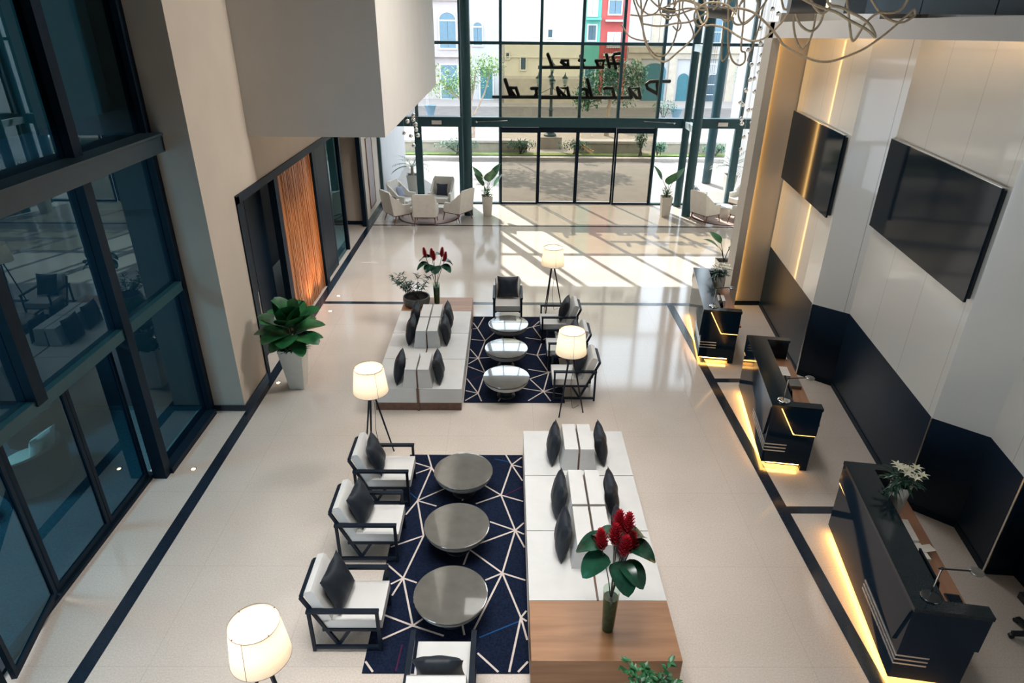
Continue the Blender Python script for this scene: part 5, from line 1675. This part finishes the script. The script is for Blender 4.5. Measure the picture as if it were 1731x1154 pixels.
tree('tall tree added for its shade on the street, behind the airy tree near the left column', -1.95, 34.6, [((-.8, 0, 7.6), (1.6, 1.3, .9)), ((1.0, .3, 8.0), (1.5, 1.3, 1.0)), ((0, -.6, 8.8), (1.4, 1.3, .8)), ((-2.2, .2, 8.2), (1.2, 1.0, .8)), ((2.4, 0, 7.4), (1.1, 1.0, .7))],
     [([(0, 0, 0.001), (.1, 0, 3.0), (0, 0, 7.6)], .09, .05)], 'leaf_bush', n=330, size=.34, seed=31)  # crown sits above the view; tree added to cast shadows on the street
def bush(label, x, y, rx, h, seed, m='leaf_bush', n=420):
    rng = random.Random(seed)
    t = thing('street_bush', label, 'bush', (x, y, .04))
    b = MB()
    for k in range(5): b.tube([(rng.uniform(-.1, .1), 0, 0.001), (rng.uniform(-rx * .5, rx * .5), rng.uniform(-.1, .1), h * .7)], .02, 5)
    b.build('branch', 'stem', t)
    lf = MB(); foliage_blob(lf, (0, 0, h * .68), (rx, .22, h * .42), n, .13, rng); lf.build('foliage', m, t, angle=80)
bush('leafy hedge in front of the low wall, seen through the left glass door', -2.3, 31.05, 1.1, .62, 1)
bush('dark bush at the wall\'s foot behind the left door panel', .6, 31.2, .75, .62, 2)
bush('dark bush at the wall\'s foot behind the middle door panels', 3.1, 31.2, .8, .6, 3)
bush('small bush outside, just right of the doors', 7.0, 31.1, .35, .55, 4)
bush('low shrubs outside the right glass door', 9.6, 31.1, .8, .45, 6)
bush('tall leafy shrub standing right of the sliding doors', 6.1, 30.9, .28, 1.15, 8)
bush('shrub with pale leaves at the foot of the pale building', 9.4, 41.4, .8, 1.2, 10)
# street lamp with lanterns
t = thing('street_lamp', 'ornate iron street lamp with several lanterns beyond the doors', 'street lamp', (2.05, 33.0, .02))
b = MB()
b.prism([(-.55, -.45), (.55, -.45), (.55, .45), (-.55, .45)], 0.001, .55, 'z')
b.build('pedestal', 'stone', t, bevel=.02)
b = MB()
b.lathe([(.30, .55), (.30, .62), (.20, .70), (.16, .95), (.10, 1.05), (.085, 1.7), (.12, 1.75), (.075, 1.85), (.065, 2.9), (.10, 2.95), (.05, 3.1), (.04, 3.5)], 24)
b.build('post', 'lamp_iron', t, angle=40)
LANT = [(-.62, 0, 2.86), (.62, 0, 2.86), (0, -.55, 2.80), (0, .55, 2.86), (0, 0, 3.42)]
b = MB()
for x, y, z in LANT[:4]:
    b.tube(catmull([(0, 0, 2.35), (x * .5, y * .5, 2.30), (x, y, 2.55), (x, y, z - .02)], 6), .025, 8)
    b.tube(catmull([(0, 0, 2.75), (x * .4, y * .4, 2.62), (x * .8, y * .8, 2.50)], 6), .016, 6)
b.build('scroll_arms', 'lamp_iron', t)
for x, y, z in LANT:
    g = MB(); g.lathe([(.07, z), (.13, z + .30)], 6, (x, y, 0)); o = g.build('lantern', 'lantern', t, smooth=False)
    c = MB(); c.lathe([(.16, z + .301), (.05, z + .42), (.02, z + .50), (.005, z + .58)], 6, (x, y, 0)); c.lathe([(.075, z - .03), (.075, z - .001)], 6, (x, y, 0)); c.build('lantern_cap', 'lamp_iron', o, smooth=False)
# outdoor pots
def palm(label, x, y, seed):
    rng = random.Random(seed)
    t = thing('potted_palm', label, 'palm', (x, y, -.02))
    tapered_pot('pot', t, .40, .26, .75, 'pot_white')
    b = MB(); b.tube([(0, 0, .70), (0, 0, 1.0)], .06, 10, .05); b.build('trunk', 'bark', t)
    lf = MB()
    for k in range(24):
        az = k * 2.4 + rng.uniform(-.2, .2)
        el = rng.uniform(.2, 1.2)
        pts = []
        p = Vector((0, 0, 1.0)); d = Vector((math.cos(az) * math.cos(el), math.sin(az) * math.cos(el), math.sin(el)))
        for j in range(9):
            pts.append(p.copy()); p = p + d * .085; d = (d + Vector((0, 0, -.13))).normalized()
        lf.tube(pts, .006, 4, .002)
        for j, q in enumerate(pts[2:]):
            dd = (pts[min(j + 3, 8)] - pts[j + 1]).normalized()
            s = dd.cross(Vector((0, 0, 1))).normalized()
            for sg in (-1, 1): lf.leaf(q, dd * .8 + s * sg, .20, .032, .3, .1, 2)
    lf.build('fronds', 'leaf_grey', t, angle=80)
palm('potted palm outside the left glass, beside the white side wall', -3.42, 23.75, 1)
palm('potted palm outside the right glass, behind the mirrored balls', 8.15, 24.1, 2)
def urn(label, x, y):
    t = thing('promenade_urn', label, 'urn', (x, y, .02))
    b = MB(); b.lathe([(.22, .001), (.20, .10), (.28, .35), (.34, .62), (.38, .66), (.34, .66), (.30, .60)], 24, cap=False); b.build('urn_body', 'shutter', t, angle=60)
    b = MB(); b.lathe([(.001, .60), (.305, .60)], 20, cap=False); b.build('soil', 'soil', t)
urn('grey-blue urn on the promenade beyond the left upper glass', -4.85, 43.2)
urn('dark urn on the promenade below the right end of the lettering', 10.4, 42.5)
# metal gate / ladder-like window grille on the right side
# buildings across the street
def window_part(t, x, z, w, h, arch=False, m='shutter', fm='win_white', pane=True, y=-.04):
    b = MB()
    f = .09
    b.box(x - w / 2 - f, x - w / 2, y - .04, y + .039, z, z + h)
    b.box(x + w / 2, x + w / 2 + f, y - .04, y + .039, z, z + h)
    b.box(x - w / 2 - f, x + w / 2 + f, y - .06, y + .039, z - .10, z - .001)
    b.box(x - w / 2 - f, x + w / 2 + f, y - .04, y + .039, z + h + .001, z + h + f)
    if arch:
        n = 10
        for k in range(n):
            a0, a1 = PI * k / n, PI * (k + 1) / n
            q = [(x + math.cos(a) * r, y - .04, z + h + f + math.sin(a) * r * .8) for a, r in ((a0, w / 2), (a0, w / 2 + f), (a1, w / 2 + f), (a1, w / 2))]
            b.face(q)
    o = b.build('window', fm, t, smooth=False)
    g = MB()
    g.box(x - w / 2 + .002, x - .012, y - .02, y + .03, z, z + h)
    g.box(x + .012, x + w / 2 - .002, y - .02, y + .03, z, z + h)
    if arch:
        n = 10
        ce = (x, y - .02, z + h + f + .01)
        for k in range(n):
            a0, a1 = PI * k / n, PI * (k + 1) / n
            g.face([ce, (x + math.cos(a0) * w / 2 * .96, y - .02, z + h + f + .01 + math.sin(a0) * w / 2 * .76), (x + math.cos(a1) * w / 2 * .96, y - .02, z + h + f + .01 + math.sin(a1) * w / 2 * .76)])
    g.build('shutters', m, o, smooth=False)
    return o
def building(name, label, x0, x1, h, m, y=52.0, depth=9.0):
    t = thing(name, label, 'building', ((x0 + x1) / 2, y, 0))
    w = (x1 - x0) / 2
    b = MB(); b.box(-w, w, 0, depth, -.05, h); b.build('wall', m, t, smooth=False)
    return t, (x0 + x1) / 2
t, cx = building('townhouse', 'pale pink townhouse at the left, with an arched shuttered window', -14.0, -3.2, 14, 'f_pink')
window_part(t, -4.35 - cx, 3.55, 1.15, 1.75, True); window_part(t, -8.0 - cx, 3.55, 1.15, 1.75, True); window_part(t, -4.35 - cx, 0.1, 1.2, 2.3)
b = MB(); b.box(-5.4, 5.39, -.25, -.001, 2.95, 3.15); b.box(-5.4, 5.39, -.18, -.001, 6.6, 6.9); b.build('cornice', 'f_pink', t)
t, cx = building('townhouse', 'white townhouse with a narrow arched window beside the left column', -3.19, -.30, 14, 'f_white')
window_part(t, -2.2 - cx, 3.75, .62, 1.15, True, 'shutter')
window_part(t, -1.6 - cx, 0.1, .9, 2.2, False, 'teal_door')
t, cx = building('townhouse', 'plain cream building rising behind the middle of the facade', -.29, 5.50, 15, 'f_cream')
window_part(t, 1.10 - cx, 2.15, .34, .85, False, 'dark_pane', 'f_cream'); window_part(t, 3.0 - cx, 4.3, .30, .5, False, 'dark_pane', 'f_cream')
window_part(t, -.05 - cx, 2.9, .2, .35, False, 'dark_pane', 'f_cream')
b = MB(); b.box(-2.89, 2.89, -.10, -.001, 2.95, 3.02); b.build('string_course', 'f_cream', t)
b = MB(); b.box(-2.89, 2.89, -2.2, -.001, .0, 1.7); b.build('garden_wall', 'f_stone', t)
t, cx = building('townhouse', 'mint green townhouse with white framed windows', 5.51, 6.60, 13, 'f_green')
window_part(t, 6.0 - cx, 4.15, .55, .95, False, 'dark_pane'); window_part(t, 5.95 - cx, 5.75, .6, 1.3, False, 'win_white')
window_part(t, 6.0 - cx, .1, .7, 2.2, False, 'teal_door')
b = MB(); b.box(-.53, .53, -.45, -.001, 5.45, 5.6); b.build('balcony_slab', 'f_green', t)
t, cx = building('townhouse', 'coral red townhouse with white balconies', 6.61, 8.62, 13.5, 'f_red')
window_part(t, 7.55 - cx, 5.85, .85, .85, False, 'shutter'); window_part(t, 7.6 - cx, 3.75, .8, .85, False, 'win_white'); window_part(t, 7.55 - cx, .1, .9, 2.2, False, 'dark_pane')
b = MB(); b.box(-.72, .72, -.5, -.001, 5.36, 5.48); b.build('balcony_slab', 'win_white', t)
b = MB(); b.box(-.72, .72, -.5, -.001, 3.12, 3.28); b.build('balcony_slab', 'win_white', t)
b = MB()
for k in range(9): b.tube([(-.68 + k * .17, -.46, 3.28), (-.68 + k * .17, -.46, 3.75)], .012, 5)
b.bar((-.70, -.46, 3.76), (.70, -.46, 3.76), .03, .03); b.build('railing', 'lamp_iron', t)
t, cx = building('townhouse', 'long pale building with ground floor arcade at the right', 8.63, 28.0, 14, 'f_white')
window_part(t, 10.85 - cx, 3.95, .95, 1.9, False, 'f_stone', 'f_stone'); window_part(t, 14.8 - cx, 3.95, .95, 1.9, False, 'shutter'); window_part(t, 18.4 - cx, 3.95, .95, 1.9, False, 'shutter'); window_part(t, 22 - cx, 3.95, .95, 1.9, False, 'shutter')
b = MB(); b.box(8.7 - cx, 27.9 - cx, -.30, -.001, 3.35, 3.70); b.box(8.7 - cx, 27.9 - cx, -.15, -.001, 2.95, 3.34); b.build('cornice', 'f_stone', t)
for xx in (9.4, 12.05, 13.85, 16.4, 19.0, 21.6, 24.2):
    b = MB(); b.box(xx - .28 - cx, xx + .28 - cx, -.22, -.001, .05, 2.949); b.build('pilaster', 'f_stone', t)
for xx, m in ((10.75, 'teal_door'), (12.95, 'teal_door'), (15.2, 'dark_pane'), (17.7, 'shutter'), (20.3, 'teal_door'), (22.9, 'shutter')):
    w, hh = (.85, 2.1) if xx < 11 else (.42, 1.55)
    b = MB(); b.box(xx - w - cx, xx + w - cx, -.03, -.001, .05, hh)
    n = 10
    for k in range(n):
        a0, a1 = PI * k / n, PI * (k + 1) / n
        b.face([(xx - cx, -.03, hh), (xx - cx + w * math.cos(a0), -.03, hh + (.55 if xx < 11 else w) * math.sin(a0)), (xx - cx + w * math.cos(a1), -.03, hh + (.55 if xx < 11 else w) * math.sin(a1))])
    b.build('doorway', m, t, smooth=False)
# window grille standing before the pale building
t = thing('window_grille', 'tall white barred grille before the pale building on the right', 'grille', (14.6, 51.6, .05))
b = MB()
for k in range(7): b.tube([(-.45 + k * .15, 0, 0.001), (-.45 + k * .15, 0, 4.8)], .012, 5)
b.build('bars', 'lamp_iron', t)
b = MB()
for k in range(7): b.bar((-.6, 0, .5 + k * .7), (.6, 0, .5 + k * .7), .04, .04)
b.build('rails', 'win_white', t)
